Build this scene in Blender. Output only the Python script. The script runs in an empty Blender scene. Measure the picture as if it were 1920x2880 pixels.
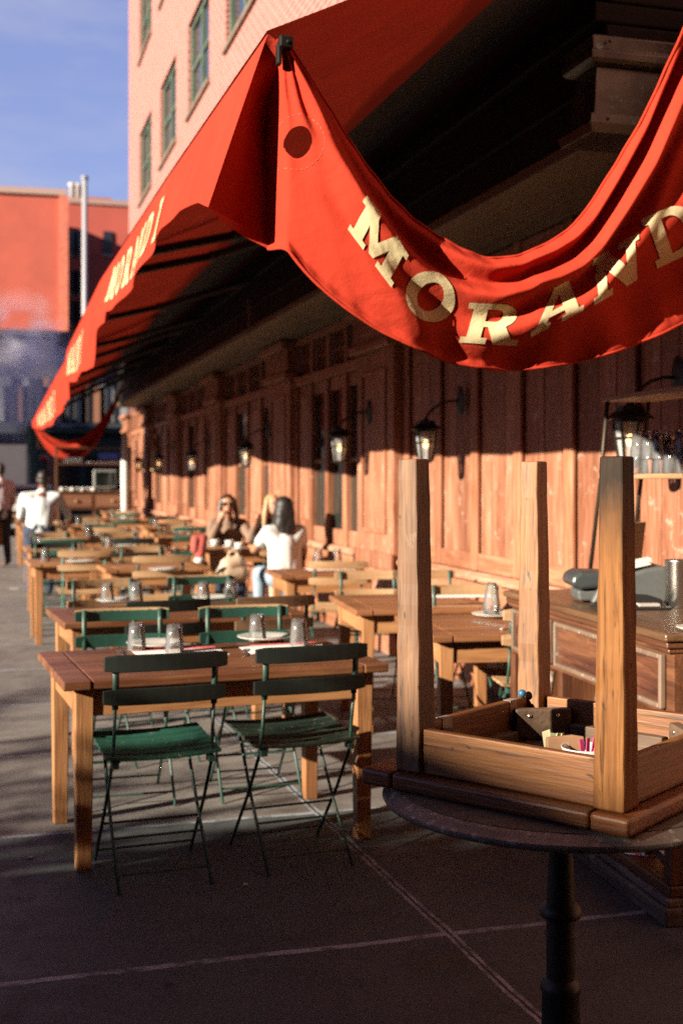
import bpy, bmesh, math, random
import numpy as np
from mathutils import Vector, Matrix
random.seed(7)
R = math.radians
sc = bpy.context.scene
COL = sc.collection

# ------------------------------------------------------------------ camera, sky, sun, exposure
YAW = R(16.3); CC, SS = math.cos(YAW), math.sin(YAW)
EYE = 1.5; F = 3400.0; HZ = 1345.0            # calibration of the photograph (1920x2880)
cam = bpy.data.cameras.new('camera'); camo = bpy.data.objects.new('camera', cam); COL.objects.link(camo)
cam.sensor_fit = 'VERTICAL'; cam.sensor_height = 36.0; cam.sensor_width = 24.0
cam.lens = 36.0 * F / 2880.0
cam.shift_y = -(1440 - HZ) / 2880.0
cam.clip_start = 0.05; cam.clip_end = 2000
camo.location = (0, 0, EYE); camo.rotation_euler = (R(90), 0, -YAW)
cam.dof.use_dof = True; cam.dof.focus_distance = 3.0; cam.dof.aperture_fstop = 3.4
sc.camera = camo

SUN_EL = R(18.7)
SUN_DIR = Vector((-0.945 * math.cos(SUN_EL), -0.325 * math.cos(SUN_EL), math.sin(SUN_EL)))   # towards the sun
SUN_DIR.normalize()
world = bpy.data.worlds.new('World'); sc.world = world; world.use_nodes = True
wn = world.node_tree; wn.nodes.clear()
w_out = wn.nodes.new('ShaderNodeOutputWorld'); w_bg = wn.nodes.new('ShaderNodeBackground')
w_sky = wn.nodes.new('ShaderNodeTexSky'); w_sky.sky_type = 'NISHITA'; w_sky.sun_disc = False
w_sky.sun_elevation = SUN_EL
w_sky.sun_rotation = math.atan2(SUN_DIR.x, SUN_DIR.y)
w_sky.air_density = 1.0; w_sky.dust_density = 0.6; w_sky.ozone_density = 2.5
w_tc = wn.nodes.new('ShaderNodeTexCoord'); w_map = wn.nodes.new('ShaderNodeMapping')
w_map.inputs['Scale'].default_value = (3.0, 3.0, 11.0); w_map.inputs['Location'].default_value = (0.4, 0.2, 0.35)
w_noi = wn.nodes.new('ShaderNodeTexNoise'); w_noi.inputs['Scale'].default_value = 1.6; w_noi.inputs['Detail'].default_value = 6
w_noi.inputs['Roughness'].default_value = 0.55
w_rmp = wn.nodes.new('ShaderNodeValToRGB'); w_rmp.color_ramp.elements[0].position = 0.49; w_rmp.color_ramp.elements[1].position = 0.74
w_rmp.color_ramp.elements[1].color = (0.55, 0.55, 0.55, 1)
w_tint = wn.nodes.new('ShaderNodeMix'); w_tint.data_type = 'RGBA'; w_tint.blend_type = 'MULTIPLY'
w_tint.inputs['Factor'].default_value = 1.0; w_tint.inputs['B'].default_value = (1.06, 0.92, 1.0, 1)
w_mix = wn.nodes.new('ShaderNodeMix'); w_mix.data_type = 'RGBA'; w_mix.inputs['B'].default_value = (2.0, 2.05, 2.7, 1)
L = wn.links.new
L(w_tc.outputs['Generated'], w_map.inputs['Vector']); L(w_map.outputs['Vector'], w_noi.inputs['Vector'])
L(w_noi.outputs['Fac'], w_rmp.inputs['Fac']); L(w_rmp.outputs['Color'], w_mix.inputs['Factor'])
w_lift = wn.nodes.new('ShaderNodeMix'); w_lift.data_type = 'RGBA'; w_lift.inputs['Factor'].default_value = 0.6; w_lift.inputs['B'].default_value = (0.80, 0.86, 1.90, 1)
w_cap = wn.nodes.new('ShaderNodeMix'); w_cap.data_type = 'RGBA'; w_cap.blend_type = 'DARKEN'; w_cap.inputs['Factor'].default_value = 1.0; w_cap.inputs['B'].default_value = (1.7, 1.9, 3.4, 1)
L(w_sky.outputs['Color'], w_tint.inputs['A']); L(w_tint.outputs['Result'], w_lift.inputs['A']); L(w_lift.outputs['Result'], w_cap.inputs['A']); L(w_cap.outputs['Result'], w_mix.inputs['A'])
w_sep = wn.nodes.new('ShaderNodeSeparateXYZ'); w_mr = wn.nodes.new('ShaderNodeMapRange'); w_mr.interpolation_type = 'SMOOTHSTEP'
w_mr.inputs['From Min'].default_value = 0.33; w_mr.inputs['From Max'].default_value = 0.75; w_mr.inputs['To Min'].default_value = 1.0; w_mr.inputs['To Max'].default_value = 0.16
w_zen = wn.nodes.new('ShaderNodeVectorMath'); w_zen.operation = 'SCALE'
L(w_tc.outputs['Generated'], w_sep.inputs[0]); L(w_sep.outputs[2], w_mr.inputs['Value']); L(w_mix.outputs['Result'], w_zen.inputs[0]); L(w_mr.outputs['Result'], w_zen.inputs['Scale'])
L(w_zen.outputs['Vector'], w_bg.inputs['Color']); L(w_bg.outputs['Background'], w_out.inputs['Surface'])
w_bg.inputs['Strength'].default_value = 0.080
sun = bpy.data.lights.new('sun', 'SUN'); sun.energy = 5.0; sun.angle = R(0.5); sun.color = (1.0, 0.87, 0.68)
suno = bpy.data.objects.new('sun', sun); COL.objects.link(suno)
suno.rotation_euler = SUN_DIR.to_track_quat('Z', 'Y').to_euler()
sc.view_settings.view_transform = 'Standard'; sc.view_settings.look = 'None'
sc.view_settings.exposure = 1.80; sc.view_settings.gamma = 1.0
sc.cycles.use_denoising = False; sc.cycles.sample_clamp_indirect = 3.0; sc.cycles.caustics_reflective = False; sc.cycles.caustics_refractive = False; sc.cycles.transparent_max_bounces = 64; sc.cycles.diffuse_bounces = 4; sc.cycles.volume_bounces = 3

# ------------------------------------------------------------------ calibration: photo pixel -> point of the place
def cw(r, f): return (r * CC + f * SS, -r * SS + f * CC)
def onZ(px, py, z):
    t = (EYE - z) * F / (py - HZ); x, y = cw((px - 960) / F * t, t); return Vector((x, y, z))
def onX(px, py, X):
    u = (px - 960) / F; t = X / (u * CC + SS); x, y = cw(u * t, t); return Vector((x, y, EYE - (py - HZ) / F * t))
def onY(px, py, Y):
    u = (px - 960) / F; t = Y / (CC - u * SS); x, y = cw(u * t, t); return Vector((x, y, EYE - (py - HZ) / F * t))

# ------------------------------------------------------------------ materials
MATS = {}
ALB = 0.61
def tone(c): return tuple(x * ALB for x in c)     # one albedo scale for the whole place
def newmat(name):
    m = bpy.data.materials.new(name); m.use_nodes = True; nt = m.node_tree
    return m, nt, nt.nodes['Principled BSDF']
def coords(nt, scale=(1, 1, 1), rnd=True):
    tc = nt.nodes.new('ShaderNodeTexCoord'); mp = nt.nodes.new('ShaderNodeMapping'); mp.inputs['Scale'].default_value = scale
    if rnd:
        oi = nt.nodes.new('ShaderNodeObjectInfo'); ad = nt.nodes.new('ShaderNodeVectorMath'); ad.operation = 'MULTIPLY_ADD'
        ad.inputs[1].default_value = (37.0, 23.0, 51.0)
        nt.links.new(oi.outputs['Random'], ad.inputs[0]); nt.links.new(tc.outputs['Object'], ad.inputs[2])
        nt.links.new(ad.outputs[0], mp.inputs['Vector'])
    else:
        nt.links.new(tc.outputs['Object'], mp.inputs['Vector'])
    return mp.outputs['Vector']
def noise(nt, vec, scale, detail=6, rough=0.6, dist=0.0):
    n = nt.nodes.new('ShaderNodeTexNoise'); n.inputs['Scale'].default_value = scale; n.inputs['Detail'].default_value = detail
    n.inputs['Roughness'].default_value = rough; n.inputs['Distortion'].default_value = dist
    nt.links.new(vec, n.inputs['Vector']); return n.outputs['Fac']
def ramp(nt, fac, stops):
    r = nt.nodes.new('ShaderNodeValToRGB'); cr = r.color_ramp
    while len(cr.elements) < len(stops): cr.elements.new(0.5)
    for e, (p, c) in zip(cr.elements, stops):
        e.position = p; e.color = (*c, 1) if len(c) == 3 else c
    nt.links.new(fac, r.inputs['Fac']); return r.outputs['Color']
def mix(nt, fac, a, b, mode='MIX'):
    m = nt.nodes.new('ShaderNodeMix'); m.data_type = 'RGBA'; m.blend_type = mode
    for s, v in (('Factor', fac), ('A', a), ('B', b)):
        if isinstance(v, (int, float)): m.inputs[s].default_value = v
        elif isinstance(v, tuple): m.inputs[s].default_value = (*v, 1)
        else: nt.links.new(v, m.inputs[s])
    return m.outputs['Result']
def bump(nt, b, h, strength=0.3, dist=0.01):
    bn = nt.nodes.new('ShaderNodeBump'); bn.inputs['Strength'].default_value = strength; bn.inputs['Distance'].default_value = dist
    nt.links.new(h, bn.inputs['Height']); nt.links.new(bn.outputs['Normal'], b.inputs['Normal'])
def wood(name, dark, mid, light, axis, rough=0.5, worn=None, wear=0.62, grain=1.0, fleck=0.5, rnd=True):
    key = (name, axis)
    if key in MATS: return MATS[key]
    dark, mid, light = tone(dark), tone(mid), tone(light)
    if worn: worn = tone(worn)
    m, nt, b = newmat(name); k = 2.2
    s = [26.0 * grain] * 3; s['xyz'.index(axis)] = k
    v = coords(nt, tuple(s), rnd)
    n1 = noise(nt, v, 1.0, 8, 0.62, 0.7)
    s2 = [7.0] * 3; s2['xyz'.index(axis)] = 1.1
    n2 = noise(nt, coords(nt, tuple(s2), rnd), 1.0, 4, 0.55, 0.4)
    c = ramp(nt, n1, [(0.36, dark), (0.51, mid), (0.66, light)])
    c = mix(nt, 0.42, c, ramp(nt, n2, [(0.34, dark), (0.5, mid), (0.66, light)]))
    # pores and scratches along the grain
    s3 = [90.0] * 3; s3['xyz'.index(axis)] = 5.0
    n3 = noise(nt, coords(nt, tuple(s3), rnd), 1.0, 3, 0.6)
    f3 = ramp(nt, n3, [(0.57, (0, 0, 0)), (0.70, (fleck, fleck, fleck))])
    c = mix(nt, f3, c, tuple(x * 0.35 for x in dark))
    ge = nt.nodes.new('ShaderNodeNewGeometry')
    c = mix(nt, 1.0, c, ramp(nt, ge.outputs['Random Per Island'], [(0.0, (0.70, 0.66, 0.62)), (0.5, (0.95, 0.94, 0.93)), (1.0, (1.16, 1.18, 1.22))]), 'MULTIPLY')
    if worn:
        nw = noise(nt, coords(nt, (9, 9, 9), rnd), 1.0, 9, 0.72, 0.3)
        c = mix(nt, ramp(nt, nw, [(wear, (0, 0, 0)), (wear + 0.10, (0.75, 0.75, 0.75))]), c, worn)
    if grain >= 1.4:
        vo = nt.nodes.new('ShaderNodeTexVoronoi'); vo.inputs['Scale'].default_value = 1.0; sv = [30.0] * 3; sv['xyz'.index(axis)] = 11.0
        wob = nt.nodes.new('ShaderNodeVectorMath'); wob.operation = 'MULTIPLY_ADD'; wob.inputs[1].default_value = (1.2, 1.2, 1.2); nz = nt.nodes.new('ShaderNodeTexNoise'); nz.inputs['Scale'].default_value = 1.3
        cv = coords(nt, tuple(sv), rnd); nt.links.new(cv, nz.inputs['Vector']); nt.links.new(nz.outputs['Color'], wob.inputs[0]); nt.links.new(cv, wob.inputs[2]); nt.links.new(wob.outputs[0], vo.inputs['Vector'])
        c = mix(nt, ramp(nt, vo.outputs['Distance'], [(0.07, (0.8,) * 3), (0.15, (0, 0, 0))]), c, tuple(x * 0.3 for x in dark))
        n5 = noise(nt, coords(nt, tuple(x * 0.5 for x in s3), rnd), 1.0, 6, 0.75, 1.0); c = mix(nt, ramp(nt, n5, [(0.55, (0, 0, 0)), (0.66, (0.6,) * 3)]), c, tuple(x * 0.6 for x in dark))
    nt.links.new(c, b.inputs['Base Color']); b.inputs['Roughness'].default_value = rough
    bump(nt, b, n3, 0.35, 0.005)
    MATS[key] = m; return m
def paint(name, col, rough=0.5, under=None, wear=0.64, var=0.25, metal=0.0, scale=14, bumpy=0.12, spec=0.5):
    if name in MATS: return MATS[name]
    col = tone(col); under = tone(under) if under else None
    m, nt, b = newmat(name); v = coords(nt)
    n = noise(nt, v, scale * 0.35, 5, 0.6)
    c = ramp(nt, n, [(0.3, tuple(x * (1 - var) for x in col)), (0.7, tuple(min(1, x * (1 + var)) for x in col))])
    n2 = noise(nt, v, scale * 2.2, 8, 0.7)
    if under:
        c = mix(nt, ramp(nt, n2, [(wear, (0, 0, 0)), (wear + 0.03, (1, 1, 1))]), c, under)
    nt.links.new(c, b.inputs['Base Color']); b.inputs['Metallic'].default_value = metal
    b.inputs['Roughness'].default_value = rough; b.inputs['Specular IOR Level'].default_value = spec
    bump(nt, b, n2, bumpy, 0.004)
    MATS[name] = m; return m
def fabric(name, col, trans=0.3, rough=0.8, var=0.12):
    if name in MATS: return MATS[name]
    col = tone(col)
    m, nt, b = newmat(name); v = coords(nt, rnd=False)
    n = noise(nt, v, 3.0, 5, 0.6); fine = noise(nt, v, 420, 2, 0.5)
    c = ramp(nt, n, [(0.3, tuple(x * (1 - var) for x in col)), (0.7, tuple(x * (1 + var) for x in col))])
    c = mix(nt, 0.12, c, ramp(nt, fine, [(0.3, tuple(x * 0.6 for x in col)), (0.7, tuple(min(1, x * 1.3) for x in col))]))
    nt.links.new(c, b.inputs['Base Color']); b.inputs['Roughness'].default_value = rough
    b.inputs['Specular IOR Level'].default_value = 0.08
    dirt = noise(nt, coords(nt, (1, 1, 0.35), False), 5.0, 8, 0.7); c = mix(nt, ramp(nt, dirt, [(0.50, (0, 0, 0)), (0.72, (0.35,) * 3)]), c, tuple(x * 0.62 for x in col)); nt.links.new(c, b.inputs['Base Color'])
    wr = noise(nt, v, 26, 5, 0.6); wv = nt.nodes.new('ShaderNodeMath'); wv.operation = 'MULTIPLY_ADD'; wv.inputs[1].default_value = 0.35; nt.links.new(fine, wv.inputs[0]); nt.links.new(wr, wv.inputs[2]); cr = noise(nt, coords(nt, (1, 1, 1.6), False), 7.5, 3, 0.45, 1.2); w2 = nt.nodes.new('ShaderNodeMath'); w2.operation = 'MULTIPLY_ADD'; w2.inputs[1].default_value = 1.8; nt.links.new(cr, w2.inputs[0]); nt.links.new(wv.outputs[0], w2.inputs[2]); bump(nt, b, w2.outputs[0], 0.26, 0.014)
    if trans:
        t = nt.nodes.new('ShaderNodeBsdfTranslucent'); ms = nt.nodes.new('ShaderNodeMixShader'); ms.inputs[0].default_value = trans
        nt.links.new(c, t.inputs['Color']); out = nt.nodes['Material Output']
        nt.links.new(b.outputs[0], ms.inputs[1]); nt.links.new(t.outputs[0], ms.inputs[2]); nt.links.new(ms.outputs[0], out.inputs['Surface'])
    MATS[name] = m; return m
def plain(name, col, rough=0.5, metal=0.0, emit=None, spec=0.5):
    if name in MATS: return MATS[name]
    if not metal: col = tone(col)
    m, nt, b = newmat(name)
    b.inputs['Base Color'].default_value = (*col, 1); b.inputs['Roughness'].default_value = rough; b.inputs['Metallic'].default_value = metal
    b.inputs['Specular IOR Level'].default_value = spec
    n = noise(nt, coords(nt), 30, 4, 0.6)
    c = ramp(nt, n, [(0.25, tuple(x * 0.88 for x in col)), (0.75, tuple(min(1, x * 1.1) for x in col))])
    nt.links.new(c, b.inputs['Base Color'])
    if emit:
        b.inputs['Emission Color'].default_value = (*emit[0], 1); b.inputs['Emission Strength'].default_value = emit[1]
    MATS[name] = m; return m
def glassmat(name, haze=0.025):
    if name in MATS: return MATS[name]
    m, nt, b = newmat(name); nt.nodes.remove(b)     # thin clear wall: see-through with a sharp reflection
    t = nt.nodes.new('ShaderNodeBsdfTransparent'); t.inputs['Color'].default_value = (0.985, 0.988, 0.988, 1)
    g = nt.nodes.new('ShaderNodeBsdfGlossy'); g.inputs['Roughness'].default_value = 0.06
    fr = nt.nodes.new('ShaderNodeFresnel'); fr.inputs['IOR'].default_value = 1.5
    bn = nt.nodes.new('ShaderNodeBump'); bn.inputs['Strength'].default_value = 0.08; bn.inputs['Distance'].default_value = 0.002
    nt.links.new(noise(nt, coords(nt), 45, 2), bn.inputs['Height']); nt.links.new(bn.outputs[0], g.inputs['Normal']); nt.links.new(bn.outputs[0], fr.inputs['Normal'])
    ms = nt.nodes.new('ShaderNodeMixShader'); nt.links.new(fr.outputs[0], ms.inputs[0]); nt.links.new(t.outputs[0], ms.inputs[1]); nt.links.new(g.outputs[0], ms.inputs[2])
    df = nt.nodes.new('ShaderNodeBsdfDiffuse'); df.inputs['Color'].default_value = (0.75, 0.76, 0.78, 1); m2 = nt.nodes.new('ShaderNodeMixShader'); m2.inputs[0].default_value = haze
    nt.links.new(ms.outputs[0], m2.inputs[1]); nt.links.new(df.outputs[0], m2.inputs[2]); nt.links.new(m2.outputs[0], nt.nodes['Material Output'].inputs['Surface'])
    MATS[name] = m; return m

# ------------------------------------------------------------------ mesh builder
class MB:
    def __init__(s): s.bm = bmesh.new()
    def _add(s, vs, fs, M=None):
        bv = [s.bm.verts.new(M @ Vector(v) if M else v) for v in vs]
        for f in fs:
            try: s.bm.faces.new([bv[i] for i in f])
            except ValueError: pass
        return bv
    def box(s, c, d, M=None, top=(1, 1), shift=(0, 0)):
        x, y, z = d[0] / 2, d[1] / 2, d[2] / 2; tx, ty = top
        vs = [(-x, -y, -z), (x, -y, -z), (x, y, -z), (-x, y, -z), (-x * tx + shift[0], -y * ty + shift[1], z), (x * tx + shift[0], -y * ty + shift[1], z), (x * tx + shift[0], y * ty + shift[1], z), (-x * tx + shift[0], y * ty + shift[1], z)]
        vs = [(a + c[0], b + c[1], e + c[2]) for a, b, e in vs]
        s._add(vs, [(0, 3, 2, 1), (4, 5, 6, 7), (0, 1, 5, 4), (1, 2, 6, 5), (2, 3, 7, 6), (3, 0, 4, 7)], M); return s
    def b2(s, a, b, M=None):
        return s.box([(a[i] + b[i]) / 2 for i in range(3)], [abs(b[i] - a[i]) for i in range(3)], M)
    def tube(s, pts, r, n=8, cap=True, M=None, flat=None):
        pts = [Vector(p) for p in pts]; rr = r if isinstance(r, (list, tuple)) else [r] * len(pts)
        rings = []; up = None
        for i, p in enumerate(pts):
            d = (pts[min(i + 1, len(pts) - 1)] - pts[max(i - 1, 0)]).normalized()
            if up is None: up = Vector((0, 0, 1)) if abs(d.z) < 0.9 else Vector((1, 0, 0))
            a = d.cross(up)
            if a.length < 1e-5: a = d.cross(Vector((0, 1, 0)))
            a.normalize(); b = a.cross(d).normalized(); up = b
            fa, fb = flat if flat else (1, 1)
            rings.append([p + (a * math.cos(2 * math.pi * k / n) * fa + b * math.sin(2 * math.pi * k / n) * fb) * rr[i] for k in range(n)])
        vs = [v for q in rings for v in q]; fs = []
        for i in range(len(rings) - 1):
            for k in range(n): fs.append((i * n + k, i * n + (k + 1) % n, (i + 1) * n + (k + 1) % n, (i + 1) * n + k))
        if cap: fs.append(tuple(range(n - 1, -1, -1))); fs.append(tuple((len(rings) - 1) * n + k for k in range(n)))
        s._add(vs, fs, M); return s
    def lathe(s, prof, n=24, M=None, off=(0, 0, 0)):
        vs = []; fs = []
        for r_, z_ in prof:
            for k in range(n):
                a = 2 * math.pi * k / n; vs.append((off[0] + r_ * math.cos(a), off[1] + r_ * math.sin(a), off[2] + z_))
        m = len(prof)
        for i in range(m - 1):
            for k in range(n): fs.append((i * n + k, i * n + (k + 1) % n, (i + 1) * n + (k + 1) % n, (i + 1) * n + k))
        fs.append(tuple(range(n - 1, -1, -1))); fs.append(tuple((m - 1) * n + k for k in range(n)))
        s._add(vs, fs, M); return s
    def grid(s, P, M=None, close=False):
        nu, nv = len(P), len(P[0]); vs = [p for row in P for p in row]; fs = []
        for i in range(nu - 1 + (1 if close else 0)):
            for j in range(nv - 1):
                i2 = (i + 1) % nu
                fs.append((i * nv + j, i2 * nv + j, i2 * nv + j + 1, i * nv + j + 1))
        return s._add(vs, fs, M)
    def prism(s, poly, a, b, axis='z', M=None):
        n = len(poly)
        def put(p, h): return {'z': (p[0], p[1], h), 'y': (p[0], h, p[1]), 'x': (h, p[0], p[1])}[axis]
        vs = [put(p, a) for p in poly] + [put(p, b) for p in poly]
        fs = [tuple(range(n - 1, -1, -1)), tuple(range(n, 2 * n))] + [(i, (i + 1) % n, n + (i + 1) % n, n + i) for i in range(n)]
        s._add(vs, fs, M); return s
    def sphere(s, c, r, M=None, seg=16, rings=10):
        rx, ry, rz = r if isinstance(r, tuple) else (r, r, r)
        P = []
        for i in range(seg):
            a = 2 * math.pi * i / seg
            P.append([(c[0] + rx * math.sin(math.pi * j / rings) * math.cos(a), c[1] + ry * math.sin(math.pi * j / rings) * math.sin(a), c[2] + rz * math.cos(math.pi * j / rings)) for j in range(rings + 1)])
        s.grid(P, M, close=True); return s
    def build(s, name, mat, parent=None, bevel=0.0, smooth=False, seg=2, weld=True):
        if weld: bmesh.ops.remove_doubles(s.bm, verts=s.bm.verts, dist=1e-5)
        bmesh.ops.recalc_face_normals(s.bm, faces=s.bm.faces)
        me = bpy.data.meshes.new(name); s.bm.to_mesh(me); s.bm.free()
        me.materials.append(mat)
        if smooth:
            for p in me.polygons: p.use_smooth = True
        o = bpy.data.objects.new(name, me); COL.objects.link(o)
        if parent: o.parent = parent
        if bevel:
            md = o.modifiers.new('bevel', 'BEVEL'); md.width = bevel; md.segments = seg; md.limit_method = 'ANGLE'; md.angle_limit = R(40)
            md.harden_normals = False
        return o
def tag(o, label, cat, group=None, kind=None):
    o['label'] = label; o['category'] = cat
    if group: o['group'] = group
    if kind: o['kind'] = kind
    return o
def struct(o): o['kind'] = 'structure'; return o
def thing(name, label, cat, loc=(0, 0, 0), rz=0.0, group=None):
    o = bpy.data.objects.new(name, None); COL.objects.link(o); o.location = loc; o.rotation_euler = (0, 0, rz)
    o.empty_display_size = 0.1
    return tag(o, label, cat, group)
def kids(o): return [c for c in list(bpy.data.objects) if c.parent == o]
TREE = {}
def note(o):
    """remember a finished thing's tree so copies are quick"""
    allo = {}
    for c in bpy.data.objects:
        if c.parent: allo.setdefault(c.parent.name, []).append(c)
    def rec(p): return [(c, rec(c)) for c in allo.get(p.name, [])]
    TREE[o.name] = rec(o)
def dup(o, loc, rz, label, group=None):
    r_ = o.copy(); COL.objects.link(r_); r_.location = loc; r_.rotation_euler = (0, 0, rz); r_['label'] = label
    if group: r_['group'] = group
    def rec(lst, p):
        for c, sub in lst:
            n = c.copy(); COL.objects.link(n); n.parent = p; rec(sub, n)
    rec(TREE[o.name], r_); return r_
def smoothstep(a, b, x):
    t = np.clip((x - a) / (b - a), 0, 1); return t * t * (3 - 2 * t)

# palette -----------------------------------------------------------
W_TOP = lambda a='x': wood('table_top_wood', (0.10, 0.034, 0.016), (0.21, 0.080, 0.034), (0.34, 0.155, 0.07), a, 0.42, (0.42, 0.24, 0.13), 0.62)
W_LEG = lambda a='z': wood('table_leg_wood', (0.30, 0.12, 0.045), (0.46, 0.21, 0.085), (0.58, 0.30, 0.13), a, 0.5, (0.16, 0.06, 0.03), 0.68)
W_FAR = lambda a='x': wood('far_table_wood', (0.26, 0.10, 0.04), (0.40, 0.18, 0.075), (0.52, 0.27, 0.12), a, 0.5)
W_SLAT = lambda a='x': wood('bare_slat_wood', (0.40, 0.21, 0.10), (0.55, 0.33, 0.17), (0.68, 0.46, 0.27), a, 0.6)
W_WALL = lambda a='z': wood('wall_wood', (0.22, 0.070, 0.028), (0.41, 0.160, 0.086), (0.58, 0.29, 0.185), a, 0.6, (0.68, 0.50, 0.40), 0.575, 1.1, 0.7)
W_WALL2 = lambda a='z': wood('stile_wood', (0.24, 0.078, 0.034), (0.42, 0.165, 0.083), (0.56, 0.27, 0.16), a, 0.55, (0.62, 0.44, 0.35), 0.62, 0.8)
W_DESK = lambda a='y': wood('desk_wood', (0.06, 0.022, 0.012), (0.13, 0.048, 0.022), (0.24, 0.10, 0.045), a, 0.42, (0.30, 0.17, 0.10), 0.63)
M_IRON = paint('cast_iron', (0.018, 0.017, 0.016), 0.5, None, var=0.3, metal=0.3)
M_GREENM = paint('green_chair_metal', (0.026, 0.085, 0.067), 0.5, (0.11, 0.24, 0.20), 0.62)
M_TEALM = paint('teal_chair_metal', (0.10, 0.30, 0.24), 0.5, None)
M_BLACKS = paint('black_slat_paint', (0.012, 0.017, 0.014), 0.55, None, spec=0.3)
M_GREENS = paint('green_slat_paint', (0.024, 0.130, 0.094), 0.5, (0.50, 0.36, 0.20), 0.63, scale=20)
M_RED = fabric('red_awning_canvas', (0.57, 0.052, 0.027), 0.045, 0.9)
M_CREAM = fabric('cream_print', (0.74, 0.62, 0.37), 0.05)
M_CHINA = plain('white_china', (0.82, 0.80, 0.77), 0.25)
M_PAPER = plain('white_paper', (0.78, 0.76, 0.74), 0.8)
M_STEEL = plain('brushed_steel', (0.62, 0.60, 0.58), 0.28, 1.0)
M_GLASS = glassmat('clear_glass', haze=0.055)
M_DARK = plain('black_plastic', (0.02, 0.02, 0.021), 0.45)

# ------------------------------------------------------------------ ground
def make_ground():
    m, nt, b = newmat('pavement_concrete'); v = coords(nt, rnd=False)
    big = noise(nt, v, 0.8, 6, 0.6); sp = noise(nt, v, 70, 6, 0.75); md_ = noise(nt, v, 7, 6, 0.6)
    c = ramp(nt, big, [(0.3, (0.1646, 0.1232, 0.0946)), (0.7, (0.2864, 0.222, 0.1747))])
    c = mix(nt, 0.5, c, ramp(nt, md_, [(0.3, (0.1361, 0.1002, 0.0773)), (0.7, (0.3294, 0.2549, 0.2033))]))
    c = mix(nt, 0.45, c, ramp(nt, sp, [(0.35, (0.0717, 0.0517, 0.043)), (0.6, (0.2435, 0.1862, 0.1504)), (0.75, (0.6016, 0.5156, 0.4439))]))
    fine = noise(nt, v, 85, 4, 0.85)
    c = mix(nt, ramp(nt, fine, [(0.56, (0, 0, 0)), (0.66, (0.55,) * 3)]), c, (0.46, 0.40, 0.35)); c = mix(nt, ramp(nt, fine, [(0.34, (0.6,) * 3), (0.43, (0, 0, 0))]), c, (0.02, 0.016, 0.014))
    st = noise(nt, v, 2.3, 7, 0.7, 0.6); c = mix(nt, ramp(nt, st, [(0.50, (0, 0, 0)), (0.68, (0.6,) * 3)]), c, (0.065, 0.046, 0.037))
    sc2 = noise(nt, coords(nt, (0.9, 4.0, 1.0), False), 1.6, 7, 0.7); c = mix(nt, ramp(nt, sc2, [(0.57, (0, 0, 0)), (0.72, (0.45,) * 3)]), c, (0.27, 0.19, 0.15))
    vo = nt.nodes.new('ShaderNodeTexVoronoi'); vo.inputs['Scale'].default_value = 2.6; nt.links.new(v, vo.inputs['Vector'])
    c = mix(nt, ramp(nt, vo.outputs['Distance'], [(0.035, (0.7,) * 3), (0.05, (0, 0, 0))]), c, (0.03, 0.026, 0.024))
    # slab joints, worn pale, 1.52 m apart
    sep = nt.nodes.new('ShaderNodeSeparateXYZ'); nt.links.new(v, sep.inputs[0])
    wob = noise(nt, v, 5, 4, 0.6)
    def math_(op, a, b_=None):
        n = nt.nodes.new('ShaderNodeMath'); n.operation = op
        for i, q in enumerate((a, b_)):
            if q is None: continue
            if isinstance(q, (int, float)): n.inputs[i].default_value = q
            else: nt.links.new(q, n.inputs[i])
        return n.outputs[0]
    wv = math_('MULTIPLY', math_('SUBTRACT', wob, 0.5), 0.03)
    def joint(axis, off, w):
        d = math_('ABSOLUTE', math_('SUBTRACT', math_('FRACT', math_('ADD', math_('DIVIDE', math_('ADD', math_('SUBTRACT', sep.outputs[axis], off), wv), 1.52), 0.5)), 0.5))
        return math_('LESS_THAN', d, w / 1.52)
    sx, sy = math_('ADD', sep.outputs[0], math_('MULTIPLY', sep.outputs[1], 0.024)), sep.outputs[1]
    def jl(s_, off, w):
        d = math_('ABSOLUTE', math_('SUBTRACT', math_('FRACT', math_('ADD', math_('DIVIDE', math_('ADD', math_('SUBTRACT', s_, off), wv), 1.52), 0.5)), 0.5))
        return math_('LESS_THAN', d, w / 1.52)
    cell = nt.nodes.new('ShaderNodeCombineXYZ')
    for i_, (s_, off) in enumerate(((sx, 1.545), (sy, 3.72))): nt.links.new(math_('FLOOR', math_('DIVIDE', math_('SUBTRACT', s_, off), 1.52)), cell.inputs[i_])
    wn_ = nt.nodes.new('ShaderNodeTexWhiteNoise'); nt.links.new(cell.outputs[0], wn_.inputs['Vector'])
    c = mix(nt, 1.0, c, ramp(nt, wn_.outputs['Value'], [(0.0, (0.80, 0.80, 0.82)), (1.0, (1.0, 1.0, 1.0))]), 'MULTIPLY')
    near_shade = math_('LESS_THAN', sy, 5.24); c = mix(nt, near_shade, c, mix(nt, 1.0, c, (0.39, 0.50, 0.56), 'MULTIPLY'))      # near slabs a little darker, and foreground shade painted into them
    outer = math_('MAXIMUM', jl(sx, 1.545, 0.019), jl(sy, 3.72, 0.015))
    inner = jl(sx, 1.545, 0.005)
    brk = ramp(nt, noise(nt, v, 9, 6, 0.7), [(0.38, (0.1, 0.1, 0.1)), (0.55, (1, 1, 1))])
    c = mix(nt, mix(nt, brk, (0, 0, 0), outer), c, (0.36, 0.34, 0.33))
    c = mix(nt, inner, c, (0.03, 0.025, 0.022))
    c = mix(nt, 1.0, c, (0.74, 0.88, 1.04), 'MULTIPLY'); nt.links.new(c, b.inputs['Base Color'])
    rgh = ramp(nt, md_, [(0.3, (0.55,) * 3), (0.7, (0.85,) * 3)]); nt.links.new(rgh, b.inputs['Roughness'])
    h = mix(nt, 0.6, sp, md_); h = mix(nt, inner, h, (0, 0, 0)); bump(nt, b, h, 0.5, 0.006)
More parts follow.
